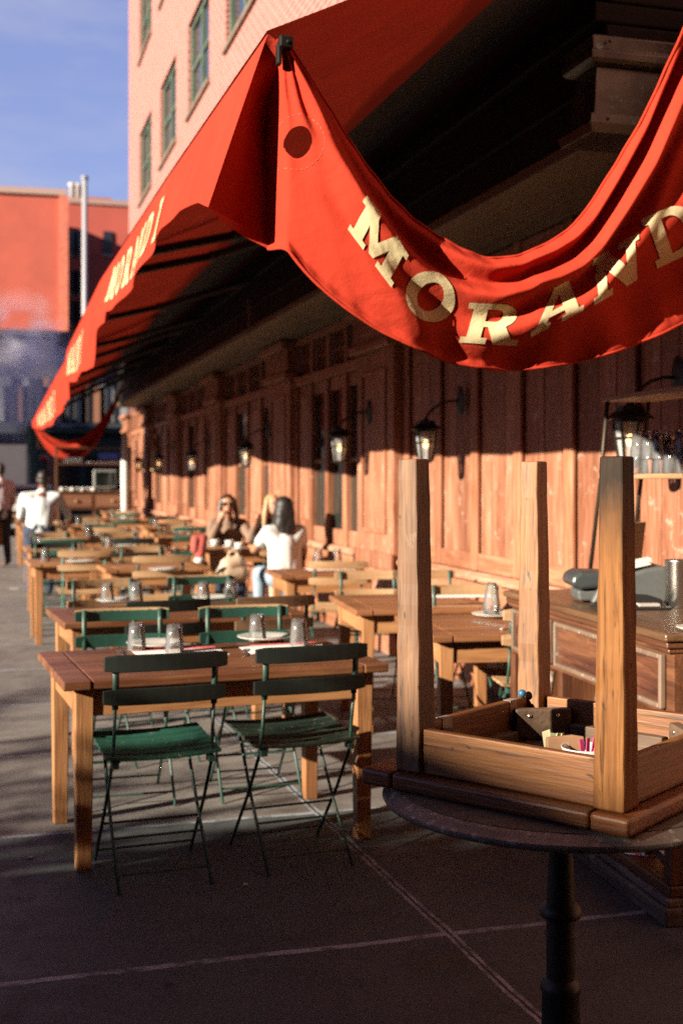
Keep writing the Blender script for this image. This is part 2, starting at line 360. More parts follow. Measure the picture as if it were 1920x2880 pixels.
    mb = MB(); mb._add([(-4, -30, 0), (3.5, -30, 0), (3.5, 36, 0), (-4, 36, 0)], [(0, 1, 2, 3)])
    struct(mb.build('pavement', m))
    a = paint('asphalt', (0.05, 0.048, 0.05), 0.85, None, scale=40)
    mb = MB(); mb._add([(-900, -900, -0.13), (900, -900, -0.13), (900, 1500, -0.13), (-900, 1500, -0.13)], [(0, 1, 2, 3)])
    struct(mb.build('road', a))
    k = paint('kerb_stone', (0.24, 0.22, 0.20), 0.8, None)
    mb = MB(); mb.b2((-4.16, -30, -0.2), (-4.002, 36.1, 0.004)); mb.b2((-4.0, 36.002, -0.2), (6, 36.16, 0.004)); struct(mb.build('kerb', k, bevel=0.02))
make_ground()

# ------------------------------------------------------------------ building: brick facade over a timber shop front
WX = 3.40
def make_building():
    root = thing('brick_building', 'pale red brick building with green windows above a timber restaurant front', 'building', (0, 0, 0))
    m, nt, b = newmat('facade_brick')
    tc = nt.nodes.new('ShaderNodeTexCoord'); sp = nt.nodes.new('ShaderNodeSeparateXYZ'); cb = nt.nodes.new('ShaderNodeCombineXYZ')
    ad = nt.nodes.new('ShaderNodeMath'); ad.operation = 'ADD'
    nt.links.new(tc.outputs['Object'], sp.inputs[0]); nt.links.new(sp.outputs[0], ad.inputs[0]); nt.links.new(sp.outputs[1], ad.inputs[1])
    nt.links.new(ad.outputs[0], cb.inputs[0]); nt.links.new(sp.outputs[2], cb.inputs[1])
    br = nt.nodes.new('ShaderNodeTexBrick'); br.inputs['Scale'].default_value = 1.0
    br.inputs['Brick Width'].default_value = 0.24; br.inputs['Row Height'].default_value = 0.085; br.inputs['Mortar Size'].default_value = 0.015
    br.inputs['Color1'].default_value = (0.245, 0.072, 0.060, 1); br.inputs['Color2'].default_value = (0.17, 0.047, 0.037, 1)
    br.inputs['Mortar'].default_value = (0.36, 0.205, 0.18, 1)
    nt.links.new(cb.outputs[0], br.inputs['Vector'])
    n = noise(nt, tc.outputs['Object'], 0.7, 6, 0.6)
    c = mix(nt, ramp(nt, n, [(0.4, (0, 0, 0)), (0.75, (0.35,) * 3)]), br.outputs['Color'], (0.26, 0.112, 0.098))
    nt.links.new(c, b.inputs['Base Color']); b.inputs['Roughness'].default_value = 0.85
    bump(nt, b, br.outputs['Fac'], -0.4, 0.008)
    wins = []
    for k in range(9):
        y1 = 28.4 - 3.55 * k
        for r_ in range(6): wins.append((y1 - 2.15, y1, 4.6 + 3.3 * r_, 6.2 + 3.3 * r_))
    ys = sorted({-6.0, 30.6} | {w[0] for w in wins} | {w[1] for w in wins}); zs = sorted({3.3, 26.0} | {w[2] for w in wins} | {w[3] for w in wins})
    mb = MB(); hole = set()
    for i in range(len(ys) - 1):
        for j in range(len(zs) - 1):
            cy, cz = (ys[i] + ys[i + 1]) / 2, (zs[j] + zs[j + 1]) / 2
            if any(w[0] < cy < w[1] and w[2] < cz < w[3] for w in wins): continue
            mb._add([(WX, ys[i], zs[j]), (WX, ys[i + 1], zs[j]), (WX, ys[i + 1], zs[j + 1]), (WX, ys[i], zs[j + 1])], [(0, 1, 2, 3)])
    for w in wins:   # brick reveals
        a = 0.16
        for q in (((w[0], w[2]), (w[0], w[3])), ((w[0], w[3]), (w[1], w[3])), ((w[1], w[3]), (w[1], w[2])), ((w[1], w[2]), (w[0], w[2]))):
            (ya, za), (yb, zb) = q
            mb._add([(WX, ya, za), (WX, yb, zb), (WX + a, yb, zb), (WX + a, ya, za)], [(0, 1, 2, 3)])
    mb._add([(WX, 30.6, 0), (WX + 14, 30.6, 0), (WX + 14, 30.6, 26), (WX, 30.6, 26)], [(0, 1, 2, 3)])
    mb._add([(WX, -6, 26), (WX, 30.6, 26), (WX + 14, 30.6, 26), (WX + 14, -6, 26)], [(0, 1, 2, 3)])
    mb._add([(WX, -6, 3.3), (WX + 14, -6, 3.3), (WX + 14, -6, 26), (WX, -6, 26)], [(0, 1, 2, 3)])
    mb.build('facade_wall', m, root)
    gf = paint('green_window_paint', (0.12, 0.175, 0.125), 0.5, None)
    pane = plain('dark_window_glass', (0.035, 0.045, 0.05), 0.04, 0.0, spec=1.0)
    sill = paint('sill_stone', (0.20, 0.15, 0.11), 0.8, None)
    proto = None
    for (y0, y1, z0, z1) in wins:
        if y1 < 4 or (z0 > 20 and y1 < 20): continue
        if proto is None:
            h, w_ = z1 - z0, y1 - y0
            f = MB(); t = 0.085
            for ya, yb in ((0, t), (w_ - t, w_), (w_ / 2 - t / 2, w_ / 2 + t / 2)): f.b2((0.06, ya, 0), (0.13, yb, h))
            for i in (0, 1):
                ya = t if i == 0 else w_ / 2 + t / 2; yb = w_ / 2 - t / 2 if i == 0 else w_ - t
                f.b2((0.065, ya, 0), (0.13, yb, t)); f.b2((0.065, ya, h - t), (0.13, yb, h)); f.b2((0.07, ya, h / 2 - 0.03), (0.13, yb, h / 2 + 0.03))
            wf = f.build('window', gf, root); wf.location = (WX, y0, z0)
            p = MB(); p.b2((0.10, t * 0.9, t * 0.9), (0.115, w_ - t * 0.9, h - t * 0.9)); po = p.build('pane', pane, wf)
            s_ = MB(); s_.b2((-0.05, -0.06, -0.09), (0.10, w_ + 0.06, -0.002)); so = s_.build('sill', sill, wf, bevel=0.008)
            proto = (wf, po, so)
        else:
            a, p, q = [x.copy() for x in proto]
            for x in (a, p, q): COL.objects.link(x)
            a.parent = root; a.location = (WX, y0, z0); p.parent = a; q.parent = a
    # ---- timber shop front
    z_led, z_sof = 0.83, 3.07
    bays = [(-2.0, 9.65)]; pil = [(9.65, 10.68), (13.3, 14.35), (17.6, 18.6), (21.8, 22.8), (26.0, 27.0), (29.6, 30.6)]
    mb = MB()
    y = -2.0
    while y < 9.6:                                        # boards of the near bay with narrow gaps
        w_ = random.uniform(0.17, 0.26); y2 = min(y + w_, 9.65)
        d = random.uniform(0, 0.008); mb.b2((WX - 0.0 - d, y + 0.003, 0.87), (WX + 0.06, y2 - 0.003, 3.2)); y = y2
    mb.build('board_wall', W_WALL('z'), root, bevel=0.004)
    mb = MB(); pitch = 0.735; k = 0
    y = 9.62
    while y > -2:
        mb.b2((WX - 0.045, y - 0.115, z_led + 0.005), (WX - 0.012, y, z_sof)); y -= pitch
    mb.build('stile', W_WALL2('z'), root, bevel=0.01)
    mb = MB()
    y = 9.62 - 0.118
    while y > -2:
        mb.b2((WX - 0.038, y - 0.612, z_led + 0.005), (WX - 0.012, y - 0.002, z_led + 0.13))
        y -= pitch
    mb.build('bottom_rail', W_WALL2('y'), root, bevel=0.008)
    mb = MB(); y = 9.62 - 0.118
    while y > -2: mb.b2((WX - 0.038, y - 0.612, 2.86), (WX - 0.012, y - 0.002, 3.06)); y -= pitch
    mb.build('top_rail', W_WALL2('y'), root, bevel=0.008)
    # base below the ledge, along the whole front
    mb = MB(); mb.b2((WX - 0.03, -2, 0.0), (WX + 0.1, 30.6, z_led - 0.06)); mb.b2((WX - 0.055, -2, 0.001), (WX - 0.031, 30.6, 0.16))
    mb.build('base_board', W_WALL2('y'), root, bevel=0.006)
    mb = MB(); mb.prism([(WX - 0.10, z_led - 0.06), (WX + 0.1, z_led - 0.06), (WX + 0.1, z_led), (WX - 0.06, z_led), (WX - 0.10, z_led - 0.025)], -2, 30.6, 'y')
    mb.build('ledge', wood('ledge_wood', (0.30, 0.11, 0.06), (0.50, 0.24, 0.14), (0.62, 0.36, 0.25), 'y', 0.6, (0.55, 0.44, 0.40), 0.58), root, bevel=0.008)
    for (ya, yb) in pil:                                  # pilasters: shaft, framed panel, foot, capital
        s_ = MB(); s_.b2((WX - 0.125, ya, 0.0), (WX + 0.06, yb, 2.62)); s_.b2((WX - 0.16, ya - 0.03, 0.72), (WX - 0.126, yb + 0.03, 0.86)); s_.b2((WX - 0.15, ya - 0.02, 0.003), (WX - 0.127, yb + 0.02, 0.25))
        o = s_.build('pilaster', W_WALL('z'), root, bevel=0.008)
        f = MB(); i = 0.17
        f.b2((WX - 0.145, ya + i, 1.02), (WX - 0.126, ya + i + 0.03, 2.45)); f.b2((WX - 0.145, yb - i - 0.03, 1.02), (WX - 0.126, yb - i, 2.45))
        f.b2((WX - 0.145, ya + i + 0.031, 1.02), (WX - 0.126, yb - i - 0.031, 1.055)); f.b2((WX - 0.145, ya + i + 0.031, 2.415), (WX - 0.126, yb - i - 0.031, 2.45))
        f.build('panel_frame', W_WALL2('z'), o, bevel=0.006)
        c_ = MB(); c_.b2((WX - 0.2, ya - 0.05, 2.625), (WX + 0.06, yb + 0.05, 2.70)); c_.b2((WX - 0.16, ya - 0.02, 2.702), (WX + 0.06, yb + 0.02, 3.06)); c_.b2((WX - 0.24, ya - 0.06, 2.96), (WX - 0.162, yb + 0.06, 3.05))
        c_.build('capital', W_WALL2('y'), o, bevel=0.012)
    gl = plain('shopfront_glass', (0.030, 0.036, 0.032), 0.05, 0.0, spec=0.8)
    inner = plain('dark_interior', (0.025, 0.016, 0.012), 0.9)
    for bi in range(5):                                   # glazed bays between pilasters
        y0, y1 = pil[bi][1], pil[bi + 1][0]
        n = 4; w_ = (y1 - y0) / n
        fr = MB(); lo = MB(); panes = []; tps = []; trs = []
        fr.b2((WX - 0.07, y0 + 0.001, 2.53), (WX + 0.05, y1 - 0.001, 2.63)); fr.b2((WX - 0.05, y0 + 0.001, 2.99), (WX + 0.05, y1 - 0.001, 3.065))
        for i in range(n + 1):
            yy = y0 + i * w_; a = 0.075 if i in (0, n) else 0.065
            fr.b2((WX - 0.06, max(y0 + 0.001, yy - a), z_led + 0.003), (WX + 0.05, min(y1 - 0.001, yy + a), 2.528))
            fr.b2((WX - 0.045, max(y0 + 0.001, yy - 0.05), 2.632), (WX + 0.05, min(y1 - 0.001, yy + 0.05), 2.988))
        for i in range(n):
            ya, yb = y0 + i * w_ + 0.066, y0 + (i + 1) * w_ - 0.066
            panel = (i % 2 == 1) if bi else (i == 3)
            if panel:
                lo.b2((WX - 0.02, ya, z_led + 0.003), (WX + 0.03, yb, 2.527)); lo.b2((WX - 0.04, ya + 0.10, 1.05), (WX - 0.021, yb - 0.10, 2.40))
            else:
                lo.b2((WX - 0.03, ya, z_led + 0.003), (WX + 0.03, yb, z_led + 0.16)); lo.b2((WX - 0.03, ya, 2.40), (WX + 0.03, yb, 2.527))
                pn = MB(); pn.b2((WX + 0.0, ya, z_led + 0.165), (WX + 0.012, yb, 2.398)); panes.append(pn)
                fr.b2((WX - 0.025, ya, 1.66), (WX - 0.002, yb, 1.70))
            tp = MB(); tp.b2((WX + 0.005, ya, 2.633), (WX + 0.015, yb, 2.987)); tps.append(tp)
            tr = MB(); trs.append(tr)
            tr.b2((WX - 0.016, ya, 2.800), (WX + 0.0035, yb, 2.812))
            for j in range(1, 5): tr.b2((WX - 0.0153, ya + (yb - ya) * j / 5 - 0.008, 2.633), (WX + 0.004, ya + (yb - ya) * j / 5 + 0.008, 2.987))
        lo.build('lower_panel', W_WALL('z'), root, bevel=0.008)
        wo = fr.build('shop_window', W_WALL2('z'), root, bevel=0.006)
        for tr in trs: tr.build('transom_bars', W_WALL2('z'), wo)
        for pn in panes: pn.build('pane', gl, wo)
        for tp in tps: tp.build('transom_pane', plain('transom_glass', (0.05, 0.055, 0.05), 0.15), wo)
    # beam and soffit that carries the awnings
    so_m = wood('soffit_paint', (0.075, 0.054, 0.027), (0.13, 0.095, 0.048), (0.18, 0.135, 0.075), 'y', 0.6)
    mb = MB(); mb.b2((2.72, 5.06, 3.07), (WX + 0.05, 27.2, 3.14)); mb.build('soffit', so_m, root, bevel=0.01)
    da = wood('fascia_paint', (0.005, 0.004, 0.003), (0.010, 0.008, 0.006), (0.017, 0.013, 0.010), 'y', 0.6)
    da.node_tree.nodes['Principled BSDF'].inputs['Specular IOR Level'].default_value = 0.1
    mb = MB(); mb.b2((2.76, 5.06, 3.142), (WX + 0.05, 27.2, 3.62)); mb.b2((2.70, 5.06, 3.622), (WX + 0.05, 27.2, 3.72)); mb.b2((2.735, 5.06, 3.34), (2.758, 27.2, 3.38)); mb.b2((2.78, 5.06, 3.722), (WX + 0.05, 27.2, 4.05))
    mb.build('fascia', da, root, bevel=0.012)
    note(root)
    return root
BUILDING = make_building()

# ------------------------------------------------------------------ slab-serif letters (outlines, height 1)
def arc(cx, cy, rx, ry, a0, a1, n=14): return [(cx + rx * math.cos(R(a0 + (a1 - a0) * i / n)), cy + ry * math.sin(R(a0 + (a1 - a0) * i / n))) for i in range(n + 1)]
LET = {
 'M': ([(0, 0), (.42, 0), (.42, .15), (.32, .15), (.32, .62), (.53, .08), (.64, .08), (.84, .62), (.84, .15), (.74, .15), (.74, 0), (1.18, 0), (1.18, .15), (1.09, .15), (1.09, .85), (1.18, .85), (1.18, 1), (.80, 1), (.59, .47), (.38, 1), (0, 1), (0, .85), (.09, .85), (.09, .15), (0, .15)], None, 1.18),
 'O': (arc(.5, .5, .5, .53, 0, 350, 35), arc(.5, .5, .24, .34, 0, 350, 35), 1.0),
 'R': ([(0, 0), (.46, 0), (.46, .15), (.35, .15), (.35, .42), (.43, .42), (.60, 0), (1.02, 0), (1.02, .15), (.89, .15), (.74, .45)] + arc(.60, .715, .28, .285, -55, 90, 12) + [(0, 1), (0, .85), (.1, .85), (.1, .15), (0, .15)], [(.35, .56), (.35, .86), (.52, .86)] + arc(.53, .71, .11, .15, 80, -80, 8) + [(.52, .56)], 1.02),
 'A': ([(0, 0), (.39, 0), (.39, .15), (.31, .15), (.35, .27), (.67, .27), (.71, .15), (.63, .15), (.63, 0), (1.07, 0), (1.07, .15), (.97, .15), (.68, 1), (.40, 1), (.1, .15), (0, .15)], [(.40, .42), (.62, .42), (.51, .76)], 1.07),
 'N': ([(0, 0), (.42, 0), (.42, .15), (.31, .15), (.31, .62), (.74, 0), (.98, 0), (.98, .85), (1.07, .85), (1.07, 1), (.66, 1), (.66, .85), (.77, .85), (.77, .42), (.38, 1), (0, 1), (0, .85), (.1, .85), (.1, .15), (0, .15)], None, 1.07),
 'D': ([(0, 0), (.48, 0)] + arc(.48, .5, .5, .5, -80, 80, 16) + [(.48, 1), (0, 1), (0, .85), (.1, .85), (.1, .15), (0, .15)], [(.35, .15), (.35, .85), (.47, .85)] + arc(.47, .5, .25, .35, 75, -75, 12) + [(.47, .15)], .98),
 'I': ([(0, 0), (.46, 0), (.46, .15), (.35, .15), (.35, .85), (.46, .85), (.46, 1), (0, 1), (0, .85), (.11, .85), (.11, .15), (0, .15)], None, .46)}
def letter_tris(ch, maxlen=0.09):
    out, hole, w = LET[ch]; bm = bmesh.new(); edges = []
    for loop in (out, hole):
        if not loop: continue
        vs = [bm.verts.new((p[0], p[1], 0)) for p in loop]
        edges += [bm.edges.new((vs[i], vs[(i + 1) % len(vs)])) for i in range(len(vs))]
    bmesh.ops.triangle_fill(bm, use_beauty=True, use_dissolve=False, edges=edges)
    for _ in range(5):
        lo = [e for e in bm.edges if e.calc_length() > maxlen]
        if not lo: break
        bmesh.ops.subdivide_edges(bm, edges=lo, cuts=1)
        bmesh.ops.triangulate(bm, faces=[f for f in bm.faces if len(f.verts) > 3])
    vs = [(v.co.x, v.co.y) for v in bm.verts]
    bm.verts.index_update(); fs = [tuple(v.index for v in f.verts) for f in bm.faces]; bm.free()
    return vs, fs, w

# ------------------------------------------------------------------ awnings
def bar_x(Y): return float(np.interp(Y, [3.8, 9.8, 16.2, 26], [0.90, 0.90, 1.02, 0.93]))
def bar_z(Y): return float(np.interp(Y, [3.8, 6, 9.8, 15.8, 16.4, 19, 26], [2.91, 2.98, 3.06, 3.13, 3.02, 2.95, 2.66]))
TOPX = 2.77; M_ARM = paint('dark_arm_metal', (0.02, 0.018, 0.017), 0.45, None, metal=0.5)
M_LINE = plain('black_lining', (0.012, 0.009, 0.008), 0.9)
def awning(name, label, y0, y1, zb, xo, word_spots):
    root = thing(name, label, 'awning', (0, 0, 0), 0, 'red awnings along the restaurant front')
    ny, nx = int((y1 - y0) * 5), 14
    P = []
    for i in range(ny + 1):
        Y = y0 + (y1 - y0) * i / ny; row = []
        for j in range(nx + 1):
            s_ = j / nx; X = bar_x(Y) - 0.038 + (TOPX + 0.038 - bar_x(Y)) * s_
            sag = -0.05 * math.sin(math.pi * s_) * (0.75 + 0.25 * math.cos(2 * math.pi * (Y - y0) / 1.5))
            row.append((X, Y, bar_z(Y) + (3.98 - bar_z(Y)) * s_ + sag + 0.03))
        P.append(row)
    mb = MB(); mb.grid(P); mb.build('canopy_sheet', M_RED, root, smooth=True)
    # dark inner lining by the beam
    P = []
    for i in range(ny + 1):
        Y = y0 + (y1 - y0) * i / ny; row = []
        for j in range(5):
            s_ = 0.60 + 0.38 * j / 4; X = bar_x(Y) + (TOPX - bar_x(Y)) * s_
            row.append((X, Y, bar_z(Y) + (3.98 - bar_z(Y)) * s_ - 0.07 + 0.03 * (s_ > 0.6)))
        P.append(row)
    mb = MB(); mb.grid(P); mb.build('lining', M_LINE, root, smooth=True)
    mb = MB(); mb.tube([(bar_x(Y) + 0.01, Y, bar_z(Y) - 0.012) for Y in np.linspace(y0 + 0.01, y1, 8)], 0.026, 10); mb.build('front_bar', M_ARM, root)
    n = max(2, int((y1 - y0) / 1.9))
    for i in range(n):
        Y = y0 + 0.55 + (y1 - y0 - 1.1) * i / (n - 1)
        if Y < 5: continue
        mb = MB(); a = Vector((bar_x(Y), Y, bar_z(Y) - 0.03)); b = Vector((TOPX + 0.01, Y + 0.25, 3.63)); e = Vector((1.75, Y + 0.55, (a.z + b.z) / 2 - 0.02))
        mb.tube([a, e], 0.032, 8, flat=(0.6, 1)); mb.tube([e, b], 0.036, 8, flat=(0.6, 1)); mb.sphere(e, 0.045, seg=10, rings=6)
        mb.build('folding_arm', M_ARM, root)
    # front valance: hangs from the bar, wavy, with an uneven hem
    nv = 14; ny = int((y1 - y0) * 12); P = []
    def surf(Y, s_):
        k = s_
        x = bar_x(Y) + xo(Y) * k + 0.006 * math.sin(Y * 6.5 + 1.2 * math.sin(Y * 2.3)) * k ** 1.5 + (0.018 * math.sin(Y * 2.6) + 0.004 * math.sin(Y * 5.3 + 1)) * k - 0.036
        return Vector((x, Y - 0.05 * 0, bar_z(Y) + 0.02 + (zb(Y) - bar_z(Y) - 0.02) * s_))
    for i in range(ny + 1):
        Y = y0 + (y1 - y0) * i / ny; P.append([surf(Y, j / nv) for j in range(nv + 1)])
    mb = MB(); mb.grid(P); va = mb.build('front_valance', M_RED, root, smooth=True)
    if word_spots:
        mb = MB()
        for (ch, yc, hh) in word_spots:
            vs, fs, w = letter_tris(ch, 0.25); out = []
            for (lx, ly) in vs:
                Y = yc - (lx - w / 2) * hh; z0, z1 = bar_z(Y) + 0.02, zb(Y)
                p = surf(Y, 0.28 + (1 - ly) * 0.55); out.append((p.x - 0.006, p.y, p.z))
            mb._add(out, fs)
        mb.build('lettering', M_CREAM, va, weld=False)
    return root
ZB1 = lambda Y: float(np.interp(Y, [3.8, 4.0, 4.4, 4.9, 5.4, 7.0, 8.0, 8.6], [2.36, 2.41, 2.51, 2.585, 2.60, 2.595, 2.60, 2.64]))
XO1 = lambda Y: float(np.interp(Y, [3.8, 4.35, 4.9, 5.3, 6.0, 7.0, 8.0, 8.6], [-0.19, -0.11, -0.12, -0.15, -0.10, -0.06, -0.11, -0.14]))
AW1 = awning('awning', 'nearest red awning with a drooping lettered side drape', 3.8, 8.78, ZB1, XO1,
             [(c, 8.15 - 0.36 * i, 0.26) for i, c in enumerate('MORANDI')])
ZB2 = lambda Y: float(np.interp(Y, [8.6, 9.5, 9.8, 10.2, 11, 12, 13, 14.5, 16], [2.62, 2.62, 2.50, 2.42, 2.46, 2.50, 2.52, 2.62, 2.78]))
AW2 = awning('awning', 'middle red awning between the nearest and the farthest one', 8.6, 16.1, ZB2, lambda Y: -0.05, [(c, 14.9 - 0.5 * i, 0.34) for i, c in enumerate('MORANDI')])
ZB3 = lambda Y: float(np.interp(Y, [15.8, 17, 18.5, 20, 23, 26], [2.52, 2.50, 2.40, 2.35, 2.40, 2.55]))
AW3 = awning('awning', 'farthest red awning with its side drape hanging low', 15.85, 26.0, ZB3, lambda Y: 0.03, [(c, 23.5 - 0.8 * i, 0.5) for i, c in enumerate('MORANDI')])

# the lettered side drape: a slack canvas swag from the front bar to the beam, folds are real relief
YD = 3.80; K = 1920 / 1568.0
TOPC = [(636, 92), (648, 96), (668, 108), (690, 142), (720, 190), (760, 250), (800, 312), (840, 372), (900, 452), (950, 505), (1000, 545), (1060, 580), (1110, 598), (1180, 592), (1250, 562), (1300, 530), (1340, 486), (1400, 392), (1470, 272), (1568, 52), (1620, -70), (1680, -210)]
BOTC = [(636, 543), (665, 588), (700, 637), (770, 704), (850, 760), (925, 800), (1000, 826), (1075, 842), (1150, 849), (1225, 846), (1300, 836), (1400, 810), (1500, 772), (1568, 740), (1680, 680)]
def drape_curves():
    def conv(c):
        pts = [onY(a * K, b * K, YD) for a, b in c]
        return np.array([p.x for p in pts]), np.array([p.z for p in pts])
    tx, tz = conv(TOPC); bx, bz = conv(BOTC)
    def sm(x, xs, zs, w=0.035):
        return sum(np.interp(x + d * w, xs, zs) for d in (-1, -0.5, 0, 0.5, 1)) / 5
    return (lambda x: sm(x, tx, tz, 0.015)), (lambda x: sm(x, bx, bz)), tx[0], tx[-1]
DT, DB, DX0, DX1 = drape_curves()
def fold(v, c, w): return np.exp(-((v - c) / w) ** 2)
def drape_y(x, z):
    """depth of the canvas at (x, z): folds that follow the swag and fan out of the hung corner"""
    t, b = DT(x), DB(x); v = np.clip((t - z) / np.maximum(t - b, 1e-4), 0, 1); u = (x - DX0) / (DX1 - DX0)
    d = np.zeros_like(u)
    mid = np.sin(np.pi * np.clip(u, 0, 1)) ** 0.8
    h = (t - b)                                    # height of the cloth here
    s = (t - z)                                    # distance below the top edge
    # belly of the whole swag
    d -= 0.10 * np.sin(np.pi * np.clip(v, 0, 1)) * mid
    # folds running along the swag under the top edge
    lam = 0.055 + 0.11 * np.abs(u - 0.52)
    a1 = 0.050 * mid * (0.75 + 0.6 * smoothstep(0.35, 0.75, u))
    d -= a1 * (fold(s, lam * 0.55, lam * 0.42) - 0.9 * fold(s, lam * 1.35, lam * 0.4) + 1.1 * fold(s, lam * 2.15, lam * 0.5) - 0.8 * fold(s, lam * 3.2, lam * 0.55) + 0.6 * fold(s, lam * 4.4, lam * 0.8))
    # fan of folds from the hung corner at the bar
    dx, dz = x - (DX0 + 0.02), np.maximum(2.93 - z, 1e-3)
    ang = np.arctan2(dx, dz); rad = np.hypot(dx, dz)
    fan = smoothstep(0.0, 0.45, rad) * (1 - smoothstep(0.75, 1.35, rad))
    pa = lambda q: np.interp(q, [-0.1, 0.0, 0.10, 0.16, 0.36, 0.43, 0.59, 0.65, 0.74], [0.0, 0.0, -0.025, -0.022, -0.072, -0.072, 0.030, 0.012, -0.030])
    d += fan * (pa(ang - 0.03) + pa(ang) + pa(ang + 0.03)) / 3
    d -= 0.010 * np.exp(-(rad / 0.6) ** 2) * smoothstep(0.02, 0.2, rad) * np.cos(ang * 33.0)
    # long diagonal creases towards the hem
    ph = (z - b) * 9 + (x - 1.5) * 4.2
    low = smoothstep(0.45, 0.95, v)
    d += 0.024 * low * np.sin(ph * 1.7) * mid + 0.013 * low * np.sin((x - 1.2) * 26 + z * 7) * mid
    # right-hand bundle, hanging steeply to the beam
    rr = smoothstep(0.62, 0.95, u)
    d -= 0.05 * rr * np.cos((v * 3.1 + 0.15) * 2 * np.pi) * np.exp(-v * 1.2)
    d += 0.0016 * (smoothstep(0.88, 0.95, v) - smoothstep(0.985, 1.0, v)) * np.sin(x * 95 + 5 * np.sin(x * 7.3)) * (0.6 + 0.8 * np.sin(x * 5.1 + 1)) + 0.003 * (1 - smoothstep(0.02, 0.06, v)) * np.sin(x * 80)
    # hem turns slightly outwards; left edge is pulled back
    d -= 0.02 * smoothstep(0.93, 1.0, v)
    d += 0.15 * np.exp(-(u / 0.010) ** 2) * smoothstep(0.0, 0.4, v)
    return YD + d
def drape():
    nu, nv = 220, 110
    us = np.linspace(0, 1, nu + 1) ** 1.25
    xs = DX0 + (DX1 - DX0) * us; P = []
    for x in xs:
        xa = np.full(nv + 1, x); t, b = DT(xa), DB(xa); v = np.linspace(0, 1, nv + 1); z = t + (b - t) * v
        y = drape_y(xa, z); P.append([(float(a), float(b_), float(c)) for a, b_, c in zip(xa, y, z)])
    mb = MB(); mb.grid(P); bm = mb.bm
    # the oval vent hole
    hc = onY(678 * K, 333 * K, YD); he = onY(704 * K, 371 * K, YD); rx, rz = he.x - hc.x, hc.z - he.z
    q = lambda v: ((v.co.x - hc.x) / rx) ** 2 + ((v.co.z - hc.z) / rz) ** 2
    dead = [f for f in bm.faces if sum(q(v) for v in f.verts) / len(f.verts) < 1.0]
    bmesh.ops.delete(bm, geom=dead, context='FACES')
    for v in bm.verts:
        k = q(v)
        if k < 1.6 and any(e.is_boundary for e in v.link_edges):
            s_ = 1 / math.sqrt(max(k, 1e-6)); v.co.x = hc.x + (v.co.x - hc.x) * s_; v.co.z = hc.z + (v.co.z - hc.z) * s_
    o = mb.build('side_drape', M_RED, AW1, smooth=True)
    lets = [('M', (797, 527), (100, 134), (40, -74)), ('O', (909, 680), (88, 82), (68, -78)), ('R', (1052, 787), (132, 8), (26, -92)), ('A', (1216, 776), (121, -62), (10, -92)),
            ('N', (1362, 702), (108, -64), (-6, -104)), ('D', (1507, 617), (112, -52), (-38, -112)), ('I', (1640, 560), (54, -26), (-42, -112))]
    mb = MB()
    for ch, o_, bx, up in lets:
        vs, fs, w = letter_tris(ch, 0.055); out = []
        for lx, ly in vs:
            px = o_[0] + bx[0] * lx / w + up[0] * ly; py = o_[1] + bx[1] * lx / w + up[1] * ly
            y = YD
            for _ in range(4): p = onY(px * K, py * K, y); y = float(drape_y(np.array([p.x]), np.array([p.z]))[0])
            out.append((p.x, y - 0.005, p.z))
        mb._add(out, fs)
    mb.build('lettering', M_CREAM, o, weld=False, smooth=True)
    # stitching ring round the vent
    mb = MB()
    for i in range(30):
        a = 2 * math.pi * i / 30; pts = []
        for k in (0, 0.55):
            aa = a + k * 2 * math.pi / 30; x, z = hc.x + rx * 2.0 * math.cos(aa), hc.z + rz * 1.75 * math.sin(aa)
            pts.append((x, float(drape_y(np.array([x]), np.array([z]))[0]) - 0.002, z))
        mb.tube(pts, 0.0008, 5)
    mb.build('stitching', plain('pale_thread', (0.62, 0.20, 0.14), 0.8), o)
    # hems: rolled edges top and bottom
    mb = MB(); mb.tube([P[i][0] for i in range(0, nu + 1, 2)], 0.006, 6); mb.tube([P[i][-1] for i in range(0, nu + 1, 2)], 0.006, 6)
    mb.build('hem', M_RED, o, smooth=True)
    # dark corner piece between front valance and drape
    E = [Vector(p) for p in P[0]]; A = [Vector((bar_x(3.8) - 0.036 + (XO1(3.8) + 0.006 * math.sin(3.8 * 6.5 + 1.2 * math.sin(3.8 * 2.3)) * k ** 1.5 + 0.018 * math.sin(3.8 * 2.6) + 0.004 * math.sin(3.8 * 5.3 + 1)) * k, 3.8, bar_z(3.8) + 0.02 + (ZB1(3.8) - bar_z(3.8) - 0.02) * k)) for k in np.linspace(0, 1, nv + 1)]
    Q = []
    for i in range(13):
        f = i / 12; Q.append([A[j].lerp(E[j], f) + Vector((0, 0.05 * math.sin(math.pi * f) * (j / nv), 0)) for j in range(nv + 1)])
    mb = MB(); mb.grid(Q); mb.build('corner_gusset', M_RED, AW1, smooth=True)
    # end bracket of the front bar
    p = onY(652 * K, 100 * K, 3.80)
    mb = MB(); mb.box((p.x, 3.785, p.z - 0.005), (0.045, 0.05, 0.04)); mb.box((p.x - 0.022, 3.78, p.z - 0.045), (0.016, 0.03, 0.07)); mb.tube([(p.x + 0.004, 3.75, p.z - 0.008), (p.x + 0.004, 3.765, p.z - 0.008)], 0.007, 10)
    mb.build('bar_bracket', M_ARM, AW1, bevel=0.006)
drape()
